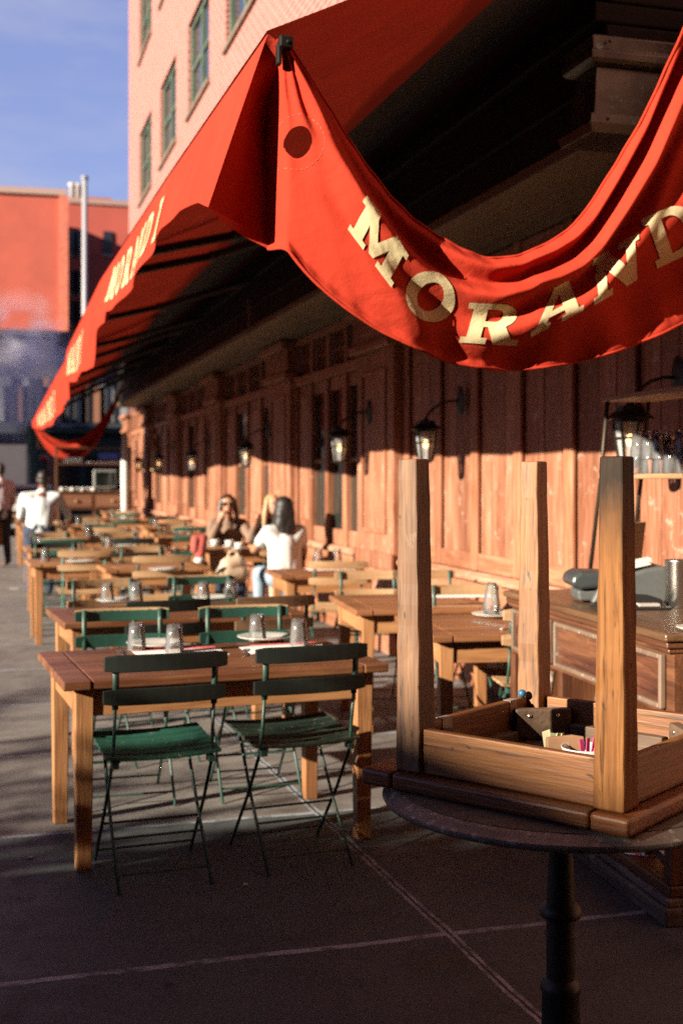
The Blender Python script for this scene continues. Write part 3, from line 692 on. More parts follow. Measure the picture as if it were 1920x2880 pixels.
# far swag
def far_swag():
    P = []; A = Vector((0.93, 26.02, 2.66)); B = Vector((2.75, 26.02, 3.5)); n = 30
    for i in range(n + 1):
        f = i / n; base = A.lerp(B, f); dr = 4 * f * (1 - f)
        zt = base.z - 0.75 * dr; zb = base.z - 0.10 - 1.10 * dr ** 0.9
        P.append([(base.x, 26.02 - 0.10 * math.sin(math.pi * j / 8) * dr - 0.06 * math.sin(j * 1.8 + f * 5) * dr, zt + (zb - zt) * j / 8) for j in range(9)])
    mb = MB(); mb.grid(P); mb.build('side_drape', M_RED, AW3, smooth=True)
far_swag()

# copper box at the beam
def copper_box():
    cu = paint('aged_copper', (0.090, 0.088, 0.070), 0.28, (0.14, 0.27, 0.24), 0.62, 0.6, metal=0.6, scale=11, bumpy=0.25)
    r_ = thing('copper_box', 'weathered dark copper box with flared cap fixed to the beam under the awning', 'metal box', (0, 0, 0))
    x0, x1, y0, y1 = 2.60, 3.36, 4.90, 5.20
    def slab(name, pts):
        mb = MB()
        P = [[(x0 - a, y0 - a, z), (x1, y0 - a, z), (x1, y1 + a, z), (x0 - a, y1 + a, z)] for a, z in pts]
        for k in range(len(P) - 1):
            for i in range(4):
                j = (i + 1) % 4
                if i == 1: continue
                mb._add([P[k][i], P[k][j], P[k + 1][j], P[k + 1][i]], [(0, 1, 2, 3)])
        mb._add(P[0], [(3, 2, 1, 0)]); mb._add(P[-1], [(0, 1, 2, 3)])
        return mb.build(name, cu, r_, bevel=0.005)
    slab('base', [(0.0, 3.058), (0.0, 3.062), (0.012, 3.10), (0.0, 3.145)])
    slab('body', [(-0.028, 3.146), (-0.052, 3.375)])
    slab('cap', [(-0.045, 3.376), (-0.02, 3.385), (-0.005, 3.40), (0.0, 3.43), (-0.018, 3.445), (-0.01, 3.50), (-0.03, 3.512)])
    for q in ((2.68, 3.12), (2.69, 3.47), (3.05, 3.12)): mb = MB(); mb.sphere((q[0], 4.892, q[1]), 0.008, seg=8, rings=5); mb.build('rivet', cu, r_, smooth=True)
copper_box()

# ------------------------------------------------------------------ wall lanterns
LAMP_IRON = paint('lantern_iron', (0.02, 0.019, 0.017), 0.45, None, metal=0.4)
def make_lantern(first_label):
    r_ = thing('wall_lantern', first_label, 'lantern', (0, 0, 0), 0, 'iron lanterns along the timber wall')
    # local: wall plane at x = 0, lamp hangs at x = -0.28
    mb = MB(); mb.lathe([(0.001, -0.012), (0.055, -0.012), (0.06, 0), (0.04, 0.012), (0.001, 0.02)], 20, Matrix.Translation((-0.012, 0, 0.29)) @ Matrix.Rotation(R(-90), 4, 'Y') @ Matrix.Diagonal((1.9, 1, 1, 1)))
    mb.build('wall_plate', LAMP_IRON, r_)
    mb = MB(); mb.tube([(-0.02, 0, 0.29), (-0.09, 0, 0.288), (-0.16, 0, 0.268), (-0.225, 0, 0.228), (-0.265, 0, 0.19), (-0.28, 0, 0.15)], 0.009, 8); mb.build('arm', LAMP_IRON, r_, smooth=True)
    T = Matrix.Translation((-0.28, 0, 0)) @ Matrix.Rotation(R(30), 4, 'Z')
    mb = MB(); mb.lathe([(0.001, 0.165), (0.015, 0.16), (0.022, 0.145), (0.07, 0.138), (0.072, 0.115), (0.112, 0.088), (0.118, 0.075), (0.09, 0.07), (0.001, 0.07)], 6, T); mb.build('roof', LAMP_IRON, r_)
    mb = MB()
    for k in range(6):
        a = k * math.pi / 3; mb.tube([(0.085 * math.cos(a), 0.085 * math.sin(a), 0.07), (0.052 * math.cos(a), 0.052 * math.sin(a), -0.15)], 0.0065, 5, M=T)
    for z, q in ((0.065, 0.086), (-0.02, 0.072), (-0.15, 0.054)):
        mb.tube([(q * math.cos(k * math.pi / 3), q * math.sin(k * math.pi / 3), z) for k in range(7)], 0.006, 5, M=T)
    mb.lathe([(0.001, -0.175), (0.04, -0.165), (0.056, -0.15), (0.001, -0.149)], 6, T)
    mb.build('cage', LAMP_IRON, r_)
    mb = MB()
    mb.lathe([(0.049, -0.146), (0.080, 0.066), (0.078, 0.066), (0.047, -0.146)], 6, T)
    gm = glassmat('seeded_glass', haze=0.16)
    mb.build('glass', gm, r_)
    mb = MB(); mb.sphere((-0.28, 0, -0.03), (0.02, 0.02, 0.032)); mb.build('bulb', plain('lit_bulb', (1, 0.8, 0.5), 0.4, emit=((1.0, 0.50, 0.18), 1.7)), r_, smooth=True)
    note(r_); return r_
LL = ['iron wall lantern with a warm bulb behind the glass shelf', 'iron wall lantern on the board wall above the upturned table leg', 'iron wall lantern on the nearest pilaster beside the window', 'iron wall lantern above the woman in the white top',
      'iron wall lantern fourth along from the upturned table', 'iron wall lantern fifth along from the upturned table', 'iron wall lantern beside the hanging cord near the white post', 'iron wall lantern next to the white post']
LP = [(5.39, 1.72), (8.32, 1.78), (10.3, 1.80), (14.35, 1.80), (18.4, 1.78), (22.1, 1.80), (25.9, 1.80), (28.6, 1.82)]
lan = make_lantern(LL[0])
for i, (y, z) in enumerate(LP):
    on_p = any(a <= y <= b for a, b in ((9.65, 10.68), (13.3, 14.4), (17.6, 18.6), (21.8, 22.8), (26, 27)))
    loc = (WX - (0.125 if on_p else 0.045), y, z)
    if i == 0: lan.location = loc
    else: dup(lan, loc, 0, LL[i])
# awning crank rods under the beam
for i, (py, lab) in enumerate(((8.05, 'short crank rod hanging from the beam beside the lettered drape'), (12.6, 'middle short crank rod hanging from the beam'), (18.8, 'far short crank rod hanging from the beam end'))):
    c_ = thing('crank_rod', lab, 'crank rod', (2.66, py, 3.34), 0, 'awning crank rods')
    mb = MB(); mb.tube([(0, 0, 0.06), (0, 0, -0.02), (0.01, 0, -0.10), (0, 0, -0.30)], 0.014, 6); mb.build('rod', paint('rod_metal', (0.20, 0.15, 0.11), 0.5, None, metal=0.3), c_)
    mb = MB(); mb.box((0, 0, -0.33), (0.03, 0.05, 0.07)); mb.build('eye', plain('rod_end', (0.6, 0.55, 0.48), 0.5), c_, bevel=0.006)

# ------------------------------------------------------------------ farm tables
def make_table(name, label, W, D, top_m, leg_m, H=0.735, leg=0.072, over=0.05, apr=0.11, group='wooden tables laid outside the restaurant', bev=0.006, thick=0.036):
    """local origin at the front-left corner of the top, on the ground; x along the front, y away"""
    r_ = thing(name, label, 'table', (0, 0, 0), 0, group)
    bb = 0.105; mb = MB(); zt = H
    mb.b2((0, 0, zt - thick), (bb, D, zt)); mb.b2((W - bb, 0, zt - thick), (W, D, zt))
    n = 4
    for i in range(n):
        mb.b2((bb + 0.0025, D * i / n + (0.0012 if i else 0.004), zt - thick), (W - bb - 0.0025, D * (i + 1) / n - (0.0012 if i < n - 1 else 0.004), zt - random.uniform(0, 0.0018)))
    mb.build('tabletop', top_m('x'), r_, bevel=bev)
    z1 = zt - thick - 0.001
    for x in (over, W - over - leg):
        for y in (over, D - over - leg):
            mb = MB(); mb.box((x + leg / 2, y + leg / 2, z1 / 2), (leg * 0.80, leg * 0.80, z1), top=(1.25, 1.25)); mb.build('leg', leg_m('z'), r_, bevel=bev * 0.7)
    i = over + 0.012; e = over + leg + 0.001
    for a, b, ax in (((e, i, z1 - apr), (W - e, i + 0.022, z1 - 0.001), 'x'), ((e, D - i - 0.022, z1 - apr), (W - e, D - i, z1 - 0.001), 'x'), ((i, e, z1 - apr), (i + 0.022, D - e, z1 - 0.001), 'y'), ((W - i - 0.022, e, z1 - apr), (W - i, D - e, z1 - 0.001), 'y')):
        mb = MB(); mb.b2(a, b); mb.build('apron', leg_m(ax) if leg_m is not W_LEG else W_LEG(ax), r_, bevel=0.003)
    return r_
TABLES = {}
W_MID = lambda a='x': wood('mid_table_wood', (0.17, 0.06, 0.025), (0.30, 0.12, 0.05), (0.43, 0.20, 0.09), a, 0.42, (0.5, 0.3, 0.18), 0.66)
def table(key, px, py, W, D, rot, label, far=False):
    p = onZ(px, py, 0.735)
    t = make_table('dining_table', label, W, D, W_MID if far == 2 else W_FAR if far else W_TOP, W_LEG if not far else W_LEG)
    t.location = (p.x, p.y, 0); t.rotation_euler = (0, 0, R(rot)); TABLES[key] = (p.x, p.y, W, D, R(rot)); return t
def onT(key, fx, fy, z=0.735):
    x, y, W, D, r_ = TABLES[key]; lx, ly = fx * W, fy * D
    return Vector((x + lx * math.cos(r_) - ly * math.sin(r_), y + lx * math.sin(r_) + ly * math.cos(r_), z))
table('A1', 179, 1919, 1.32, 0.84, 4.2, 'long red-brown table nearest the camera with two dark chairs in front of it')
table('A2', 181, 1752, 1.36, 0.78, 4.5, 'long red-brown table directly behind the nearest long table')
table('A3', 84, 1586, 0.66, 0.72, 2.0, 'small table at the kerb side with a tall pale leg and a white plate', True)
table('B2', 297, 1602, 0.90, 0.74, 2.0, 'mid-row table with a white plate behind the bare-wood chair back', True)
table('C5', 790, 1619, 0.80, 0.72, -3.0, 'table by the wall just in front of the woman in the white top', 2)
table('C6', 578, 1546, 0.98, 0.72, 0.0, 'table with white coffee cups where the women sit', True)
table('C7', 1000, 1716, 0.86, 0.92, -6.0, 'table near the wall with a red and white menu on it', 2)
table('C8', 1215, 1788, 0.84, 0.90, -7.0, 'small square table between the upturned table and the carved desk', 2)
for i, (k, px, py, W) in enumerate((('A4', 73, 1545, 0.70), ('A5', 64, 1500, 0.72), ('A6', 46, 1472, 0.72), ('A7', 42, 1450, 0.72))):
    table(k, px, py, W, 0.74, 1.0, ['table in the kerb-side row, second behind the tall pale leg', 'table in the kerb-side row beside the man in the white shirt', 'table in the kerb-side row behind the man in the white shirt', 'farthest table of the kerb-side row'][i], True)
for i, (k, px, py, W) in enumerate((('B3', 262, 1545, 0.80), ('B4', 212, 1510, 0.80), ('B5', 190, 1478, 0.80), ('C9', 440, 1506, 0.8), ('C10', 405, 1482, 0.9), ('C11', 285, 1462, 1.0), ('C12', 290, 1440, 1.0))):
    table(k, px, py, W, 0.72, 0.0, ['middle-row table behind the plate and pale chair backs', 'middle-row table two behind the plate', 'middle-row table level with the man in the white shirt', 'wall-side table behind the woman in sunglasses', 'wall-side table with goblets behind the sunglasses woman',
                                    'wall-side table near the hanging cord', 'farthest wall-side table near the white post'][i], True)

# ------------------------------------------------------------------ folding bistro chairs
def make_chair(label, slat_top, slat_low, seat_m, metal, W=0.455, H=0.865):
    """faces +y; origin on the ground under the seat"""
    r_ = thing('folding_chair', label, 'chair', (0, 0, 0), 0, 'folding bistro chairs at the tables')
    hw = W / 2 - 0.045
    for z0, z1, m in ((H - 0.062, H, slat_top), (H - 0.185, H - 0.125, slat_low)):
        mb = MB(); P = []
        for i in range(11):
            x = -W / 2 + W * i / 10; y = -0.235 - 0.022 * (1 - (2 * x / W) ** 2) + (0.88 - z1) * 0.18
            P.append((x, y))
        for i in range(10):
            (xa, ya), (xb, yb) = P[i], P[i + 1]
            e0, e1 = (0.006 if i == 0 else 0), (0.006 if i == 9 else 0)
            vs = [(xa, ya - 0.007, z0 + e0), (xb, yb - 0.007, z0 + e1), (xb, yb + 0.007, z0 + e1), (xa, ya + 0.007, z0 + e0), (xa, ya - 0.007, z1 - e0), (xb, yb - 0.007, z1 - e1), (xb, yb + 0.007, z1 - e1), (xa, ya + 0.007, z1 - e0)]
            fs = [(0, 3, 2, 1), (4, 5, 6, 7), (0, 1, 5, 4), (2, 3, 7, 6)]
            if i == 0: fs.append((3, 0, 4, 7))
            if i == 9: fs.append((1, 2, 6, 5))
            mb._add(vs, fs)
        o = mb.build('back_slat', m, r_, bevel=0.003)
    mb = MB(); n = 7
    for k in range(n):
        y0 = -0.195 + k * 0.0585
        for i in range(6):
            xa, xb = -0.215 + 0.43 * i / 6, -0.215 + 0.43 * (i + 1) / 6
            za, zb = [0.492 + 0.024 * k / 6 - 0.012 * (1 - (x / 0.215) ** 2) for x in (xa, xb)]
            vs = [(xa, y0, za - 0.012), (xb, y0, zb - 0.012), (xb, y0 + 0.048, zb - 0.012), (xa, y0 + 0.048, za - 0.012), (xa, y0, za), (xb, y0, zb), (xb, y0 + 0.048, zb), (xa, y0 + 0.048, za)]
            fs = [(0, 3, 2, 1), (4, 5, 6, 7), (0, 1, 5, 4), (2, 3, 7, 6)]
            if i == 0: fs.append((3, 0, 4, 7))
            if i == 5: fs.append((1, 2, 6, 5))
            mb._add(vs, fs)
    mb.build('seat', seat_m, r_, bevel=0.002)
    for s_ in (-1, 1):
        mb = MB(); mb.tube([(s_ * hw, -0.224, H - 0.003), (s_ * hw, -0.222, H - 0.10), (s_ * hw, -0.205, H - 0.20)], 0.013, 6, flat=(0.5, 1.0))
        mb.tube([(s_ * hw, -0.205, H - 0.20), (s_ * hw, -0.185, 0.56), (s_ * (hw + 0.004), -0.16, 0.45), (s_ * (hw + 0.006), -0.02, 0.26), (s_ * (hw + 0.008), 0.21, 0.0)], 0.0068, 6)
        mb.build('back_leg', metal, r_, smooth=True)
        mb = MB(); mb.tube([(s_ * (hw - 0.02), 0.20, 0.490), (s_ * (hw - 0.018), 0.14, 0.43), (s_ * (hw - 0.014), -0.02, 0.22), (s_ * (hw - 0.012), -0.225, 0.0)], 0.0068, 6); mb.build('front_leg', metal, r_, smooth=True)
        mb = MB(); mb.box((s_ * (hw - 0.004), -0.172, 0.457), (0.024, 0.045, 0.022)); mb.tube([(s_ * (hw - 0.015), -0.19, 0.471), (s_ * (hw - 0.015), 0.205, 0.493)], 0.008, 6); mb.build('seat_rail', metal, r_)
    for y, z, w_ in ((0.155, 0.055, hw + 0.004), (-0.175, 0.055, hw - 0.014), (0.05, 0.185, hw + 0.004), (-0.075, 0.16, hw - 0.014), (0.19, 0.480, hw - 0.02), (-0.165, 0.474, hw)):
        mb = MB(); mb.tube([(-w_, y, z), (w_, y, z)], 0.0050, 6); mb.build('stretcher', metal, r_)
    note(r_); return r_
slat_l = W_SLAT('x')
GREENTOP = paint('chipped_green_slat', (0.017, 0.082, 0.060), 0.5, (0.46, 0.33, 0.19), 0.67, scale=18)
def edge_wear():
    nt = GREENTOP.node_tree; b = nt.nodes['Principled BSDF']; src = b.inputs['Base Color'].links[0].from_socket
    tcn = nt.nodes.new('ShaderNodeTexCoord'); sp = nt.nodes.new('ShaderNodeSeparateXYZ'); nt.links.new(tcn.outputs['Object'], sp.inputs[0])
    ma = nt.nodes.new('ShaderNodeMath'); ma.operation = 'MULTIPLY_ADD'; ma.inputs[1].default_value = 0.022; nt.links.new(noise(nt, coords(nt), 38, 5, 0.7), ma.inputs[0]); nt.links.new(sp.outputs[2], ma.inputs[2])
    f = nt.nodes.new('ShaderNodeMath'); f.operation = 'GREATER_THAN'; f.inputs[1].default_value = 0.865; nt.links.new(ma.outputs[0], f.inputs[0])
    nt.links.new(mix(nt, f.outputs[0], src, (0.34, 0.22, 0.12)), b.inputs['Base Color'])
edge_wear()
BROWNS = wood('dark_bare_slat', (0.10, 0.05, 0.025), (0.19, 0.10, 0.05), (0.28, 0.16, 0.09), 'x', 0.6)
KINDS = {'black': make_chair('x', M_BLACKS, M_BLACKS, M_GREENS, M_GREENM), 'green': make_chair('x', GREENTOP, GREENTOP, M_GREENS, M_GREENM),
         'bare': make_chair('x', slat_l, slat_l, slat_l, M_GREENM), 'brown': make_chair('x', BROWNS, BROWNS, slat_l, M_GREENM), 'teal': make_chair('x', slat_l, slat_l, slat_l, M_TEALM),
         'blackdark': make_chair('x', M_BLACKS, M_BLACKS, paint('dark_green_seat', (0.02, 0.045, 0.033), 0.5, (0.26, 0.19, 0.12), 0.60, scale=20), M_GREENM)}
USED = set()
def chair(kind, px, py, ztop, rot, label):
    """put the middle of the top slat at photo pixel (px, py)"""
    o = KINDS[kind]; a = R(rot)
    p = onZ(px, py, ztop); bx, by = 0 * math.cos(a) + 0.225 * math.sin(a), -0.225 * math.cos(a)
    loc = (p.x - (0 * math.cos(a) - (-0.225) * math.sin(a)), p.y - (-0.225 * math.cos(a)), 0)
    if kind not in USED:
        USED.add(kind); o.location = loc; o.rotation_euler = (0, 0, a); o['label'] = label; return o
    return dup(o, loc, a, label)
def chair_at(kind, x, y, rot, label):
    o = KINDS[kind]; a = R(rot)
    if kind not in USED:
        USED.add(kind); o.location = (x, y, 0); o.rotation_euler = (0, 0, a); o['label'] = label; return o
    return dup(o, (x, y, 0), a, label)
ZT = 0.835     # middle of a top slat
chair('black', 468, 1858, ZT, 4, 'black-slatted chair with sunlit green seat by the left leg of the nearest table')
chair('blackdark', 876, 1835, ZT, 6, 'black-slatted chair with dark chipped seat at the right end of the nearest table')
def far_side(kind, key, fx, label, off=0.12, rot=180):
    x, y, W, D, r_ = TABLES[key]; p = onT(key, fx, 1.0)
    off += random.uniform(-0.03, 0.06); chair_at(kind, p.x - math.sin(r_) * off + random.uniform(-0.04, 0.04), p.y + math.cos(r_) * off, math.degrees(r_) + rot + random.uniform(-7, 7), label)
def near_side(kind, key, fx, label, off=0.02):
    x, y, W, D, r_ = TABLES[key]; p = onT(key, fx, 0.0)
    off += random.uniform(-0.03, 0.05); chair_at(kind, p.x + math.sin(r_) * off + random.uniform(-0.04, 0.04), p.y - math.cos(r_) * off, math.degrees(r_) + random.uniform(-7, 7), label)
far_side('green', 'A1', 0.34, 'chipped green chair facing the camera across the nearest table, behind the left pair of glasses', 0.16)
far_side('green', 'A1', 0.80, 'chipped green chair facing the camera across the nearest table, behind the right pair of glasses', 0.16)
near_side('black', 'A2', 0.33, 'black-slatted chair in front of the second long table', 0.02)
near_side('brown', 'A2', 0.78, 'brown-slatted chair in front of the second long table', 0.02)
far_side('bare', 'A2', 0.30, 'bare wood chair facing the camera behind the second long table', 0.18)
far_side('green', 'A2', 0.76, 'green chair facing the camera behind the second long table', 0.18)
near_side('teal', 'A3', 0.66, 'bare wood chair with tall pale green legs at the kerb-side small table', 0.06)
near_side('bare', 'B2', 0.42, 'bare wood chair in front of the mid-row table with the plate', 0.05)
far_side('bare', 'B2', 0.5, 'bare wood chair facing the camera behind the mid-row plate', 0.15)
near_side('bare', 'C5', 0.55, 'bare wood chair with green frame before the wall-side table with two glasses', 0.10)
far_side('bare', 'C8', 0.55, 'bare wood chair facing the camera behind the small table with one carafe', 0.1)
near_side('bare', 'C8', 0.62, 'bare wood chair tucked under the small table with one carafe', -0.22)
far_side('bare', 'C7', 0.35, 'bare wood chair behind the table with the red menu, left one', 0.1)
far_side('bare', 'C7', 0.8, 'bare wood chair behind the table with the red menu, wall side', 0.1)
near_side('bare', 'C6', 0.72, 'bare wood chair on which the woman in the white top sits', 0.18)
far_side('bare', 'C6', 0.38, 'bare wood chair on which the woman in sunglasses sits', 0.2)
far_side('bare', 'C6', 0.86, 'bare wood chair on which the blonde woman sits', 0.2)
kd = ['bare', 'green', 'brown', 'bare', 'black', 'bare', 'bare', 'green']
desc = {'A3': 'kerb-side small table with the tall leg', 'A4': 'kerb-side table second behind the tall leg', 'A5': 'kerb-side table beside the white-shirted man', 'A6': 'kerb-side table behind the white-shirted man', 'B3': 'middle table behind the plate', 'B4': 'middle table two behind the plate', 'B5': 'middle table level with the white-shirted man',
        'C9': 'wall-side table behind the sunglasses woman', 'C10': 'wall-side table with goblets', 'C11': 'wall-side table near the hanging cord', 'C12': 'farthest wall-side table'}
i = 0
for key in ('A3', 'A4', 'A5', 'A6', 'B3', 'B4', 'B5', 'C9', 'C10', 'C11', 'C12'):
    if key != 'A3': near_side(kd[i % 8], key, 0.5, 'chair with its back to the camera at the ' + desc[key], 0.05)
    i += 1
    far_side(kd[(i + 3) % 8], key, 0.5, 'chair facing the camera at the ' + desc[key], 0.15)

# ------------------------------------------------------------------ tableware
def make_tumbler():
    mb = MB(); mb.lathe([(0.0, 0.122), (0.030, 0.122), (0.033, 0.119), (0.0425, 0.002), (0.0415, 0.0), (0.0395, 0.002), (0.0315, 0.104), (0.0, 0.108)], 48)
    for v in mb.bm.verts:
        f = 1 + 0.016 * math.cos(12 * math.atan2(v.co.y, v.co.x)) * (1 if 0.02 < v.co.z < 0.116 else 0); v.co.x *= f; v.co.y *= f
    o = mb.build('tumbler', M_GLASS, smooth=True); return o
def make_shelf_tumbler():
    o = make_tumbler(); o.data.materials[0] = glassmat('washed_glass', haze=0.05); return o
def make_plate():
    mb = MB(); mb.lathe([(0.0, 0.0), (0.075, 0.0), (0.085, 0.004), (0.128, 0.018), (0.131, 0.021), (0.127, 0.022), (0.085, 0.009), (0.0, 0.006)], 36)
    return mb.build('plate', M_CHINA, smooth=True)
def make_fork():
    mb = MB(); mb.box((0, -0.035, 0.003), (0.009, 0.12, 0.003), top=(1, 1)); mb.box((0, 0.045, 0.004), (0.022, 0.04, 0.003))
    for k in range(4): mb.box((-0.009 + k * 0.006, 0.085, 0.006), (0.003, 0.045, 0.002))
    mb.box((0, -0.09, 0.003), (0.014, 0.03, 0.003)); return mb.build('fork', M_STEEL, bevel=0.001)
def make_knife():
    mb = MB(); mb.box((0, -0.06, 0.004), (0.014, 0.10, 0.006)); mb.box((0, 0.05, 0.003), (0.017, 0.12, 0.0016), top=(1, 1)); return mb.build('knife', M_STEEL, bevel=0.0015)
PROTO = {}
def put(kind, pos, label, cat, group, rz=0.0, maker=None):
    if kind not in PROTO:
        o = maker(); PROTO[kind] = o
    else:
        o = PROTO[kind].copy(); COL.objects.link(o)
    o.location = pos; o.rotation_euler = (0, 0, rz); return tag(o, label, cat, group)
def tumbler(p, label, g='upturned water tumblers'): return put('tumbler', p, label, 'glass', g, random.uniform(0, 3), make_tumbler)
def plate(p, label): return put('plate', p, label, 'plate', 'white plates set on the tables', 0, make_plate)
def fork(p, label, rz=0.0): return put('fork', p, label, 'fork', 'forks laid on the tables', rz, make_fork)
def knife(p, label, rz=0.0): return put('knife', p, label, 'knife', 'knives laid on the tables', rz, make_knife)
def make_mat():
    m, nt, b = newmat('printed_placemat'); v = coords(nt, rnd=False)
    n = noise(nt, coords(nt, (60, 160, 1), False), 1.0, 2, 0.5)
    sp = nt.nodes.new('ShaderNodeSeparateXYZ'); nt.links.new(v, sp.inputs[0])
    w = nt.nodes.new('ShaderNodeMath'); w.operation = 'GREATER_THAN'; w.inputs[1].default_value = 0.09; nt.links.new(sp.outputs[1], w.inputs[0])
    c = mix(nt, ramp(nt, n, [(0.56, (0, 0, 0)), (0.6, (0.8,) * 3)]), (0.80, 0.77, 0.75), (0.45, 0.30, 0.30))
    c = mix(nt, w.outputs[0], c, (0.62, 0.10, 0.10)); nt.links.new(c, b.inputs['Base Color']); b.inputs['Roughness'].default_value = 0.85
    mb = MB(); mb.b2((-0.19, -0.135, 0), (0.19, 0.135, 0.0016)); return mb.build('paper_menu', m)
def menu(p, label, rz=0.0): return put('menu', p, label, 'paper menu', 'paper menus under the plates', rz, make_mat)
Z0 = 0.7355
def at(px, py, z=Z0): return onZ(px, py, z)
r4 = R(4)
menu(at(505, 1835), 'paper menu beneath the left plate on the nearest table', r4); menu(at(800, 1822), 'paper menu beneath the right plate on the nearest table', r4)
plate(at(438, 1818, Z0 + 0.002), 'white plate between the left pair of glasses on the nearest table'); plate(at(745, 1800, Z0 + 0.002), 'white plate under the right pair of glasses on the nearest table')
tumbler(at(385, 1829), 'upturned tumbler left of the left plate on the nearest table'); tumbler(at(491, 1835), 'upturned tumbler right of the left plate on the nearest table')
tumbler(at(724, 1802, Z0 + 0.008), 'upturned tumbler standing on the right plate on the nearest table'); tumbler(at(840, 1816), 'upturned tumbler right of the right plate on the nearest table')
fork(at(690, 1836), 'fork lying left of the right plate on the nearest table', R(-12)); fork(at(345, 1842), 'fork lying left of the left plate on the nearest table', R(5))
knife(at(540, 1838), 'knife lying right of the left plate on the nearest table', R(3)); knife(at(880, 1830), 'knife lying right of the right plate on the nearest table', R(8))
plate(at(331, 1694, Z0), 'white plate by the left glasses on the second long table'); plate(at(600, 1686, Z0), 'white plate by the right glasses on the second long table')
for q, s_ in (((303, 1694), 'left glass of the left pair'), ((384, 1692), 'right glass of the left pair'), ((573, 1691), 'left glass of the right pair'), ((650, 1684), 'right glass of the right pair')):
    tumbler(at(*q), 'upturned tumbler, %s on the second long table' % s_)
plate(at(462, 1605), 'white plate on the mid-row table'); fork(at(410, 1606), 'fork beside the plate on the mid-row table', R(80))
plate(at(225, 1583), 'white plate on the small kerb-side table')
plate(at(1392, 1735), 'white plate under the carafe on the small table near the desk')
tumbler(at(895, 1582), 'upturned tumbler, left one on the table in front of the white top'); tumbler(at(948, 1580), 'upturned tumbler, right one on the table in front of the white top')
menu(at(1290, 1674), 'red and white paper menu on the wall-side table', R(-10)); menu(at(925, 1600), 'paper menu on the table in front of the white top', 0)
fork(at(1375, 1757), 'fork in front of the carafe plate', R(30)); knife(at(1440, 1765), 'knife in front of the carafe plate', R(-55))
def carafe(p):
    mb = MB(); mb.lathe([(0.0, 0.0), (0.042, 0.0), (0.046, 0.006), (0.048, 0.05), (0.040, 0.11), (0.027, 0.15), (0.030, 0.175), (0.028, 0.175), (0.025, 0.15), (0.038, 0.11), (0.045, 0.05), (0.042, 0.01), (0.0, 0.008)], 24)
    o = mb.build('carafe', M_GLASS, smooth=True); o.location = p; tag(o, 'clear glass carafe standing on the plate near the desk', 'carafe')
carafe(at(1382, 1728, Z0 + 0.009))
for key, lab in desc.items():
    x0 = TABLES[key][2]
    tumbler(onT(key, 0.25, 0.45, Z0), 'upturned tumbler, left one on the ' + lab); tumbler(onT(key, 0.62, 0.4, Z0), 'upturned tumbler, right one on the ' + lab)
    if key not in ('A3',): plate(onT(key, 0.45, 0.55, Z0), 'white plate on the ' + lab)
def make_cup():
    r_ = thing('cup_and_saucer', 'x', 'coffee cup', (0, 0, 0), 0, 'white coffee cups before the women')
    mb = MB(); mb.lathe([(0.0, 0.006), (0.03, 0.006), (0.042, 0.03), (0.05, 0.072), (0.047, 0.072), (0.039, 0.03), (0.0, 0.014)], 20); mb.build('cup', M_CHINA, r_, smooth=True)
    mb = MB(); mb.lathe([(0.0, 0.0), (0.04, 0.0), (0.082, 0.012), (0.080, 0.015), (0.04, 0.005), (0.0, 0.005)], 24); mb.build('saucer', M_CHINA, r_, smooth=True)
    mb = MB(); mb.tube([(0.047, 0, 0.06), (0.072, 0, 0.058), (0.072, 0, 0.035), (0.045, 0, 0.028)], 0.005, 6); mb.build('handle', M_CHINA, r_, smooth=True)
    note(r_); return r_
cup = make_cup(); cup.location = at(604, 1536); cup['label'] = 'white coffee cup and saucer nearest the woman in sunglasses'
dup(cup, at(645, 1538), 0.6, 'white coffee cup and saucer right of the first cup'); dup(cup, at(672, 1545), 1.2, 'white coffee cup and saucer nearest the woman in the white top')

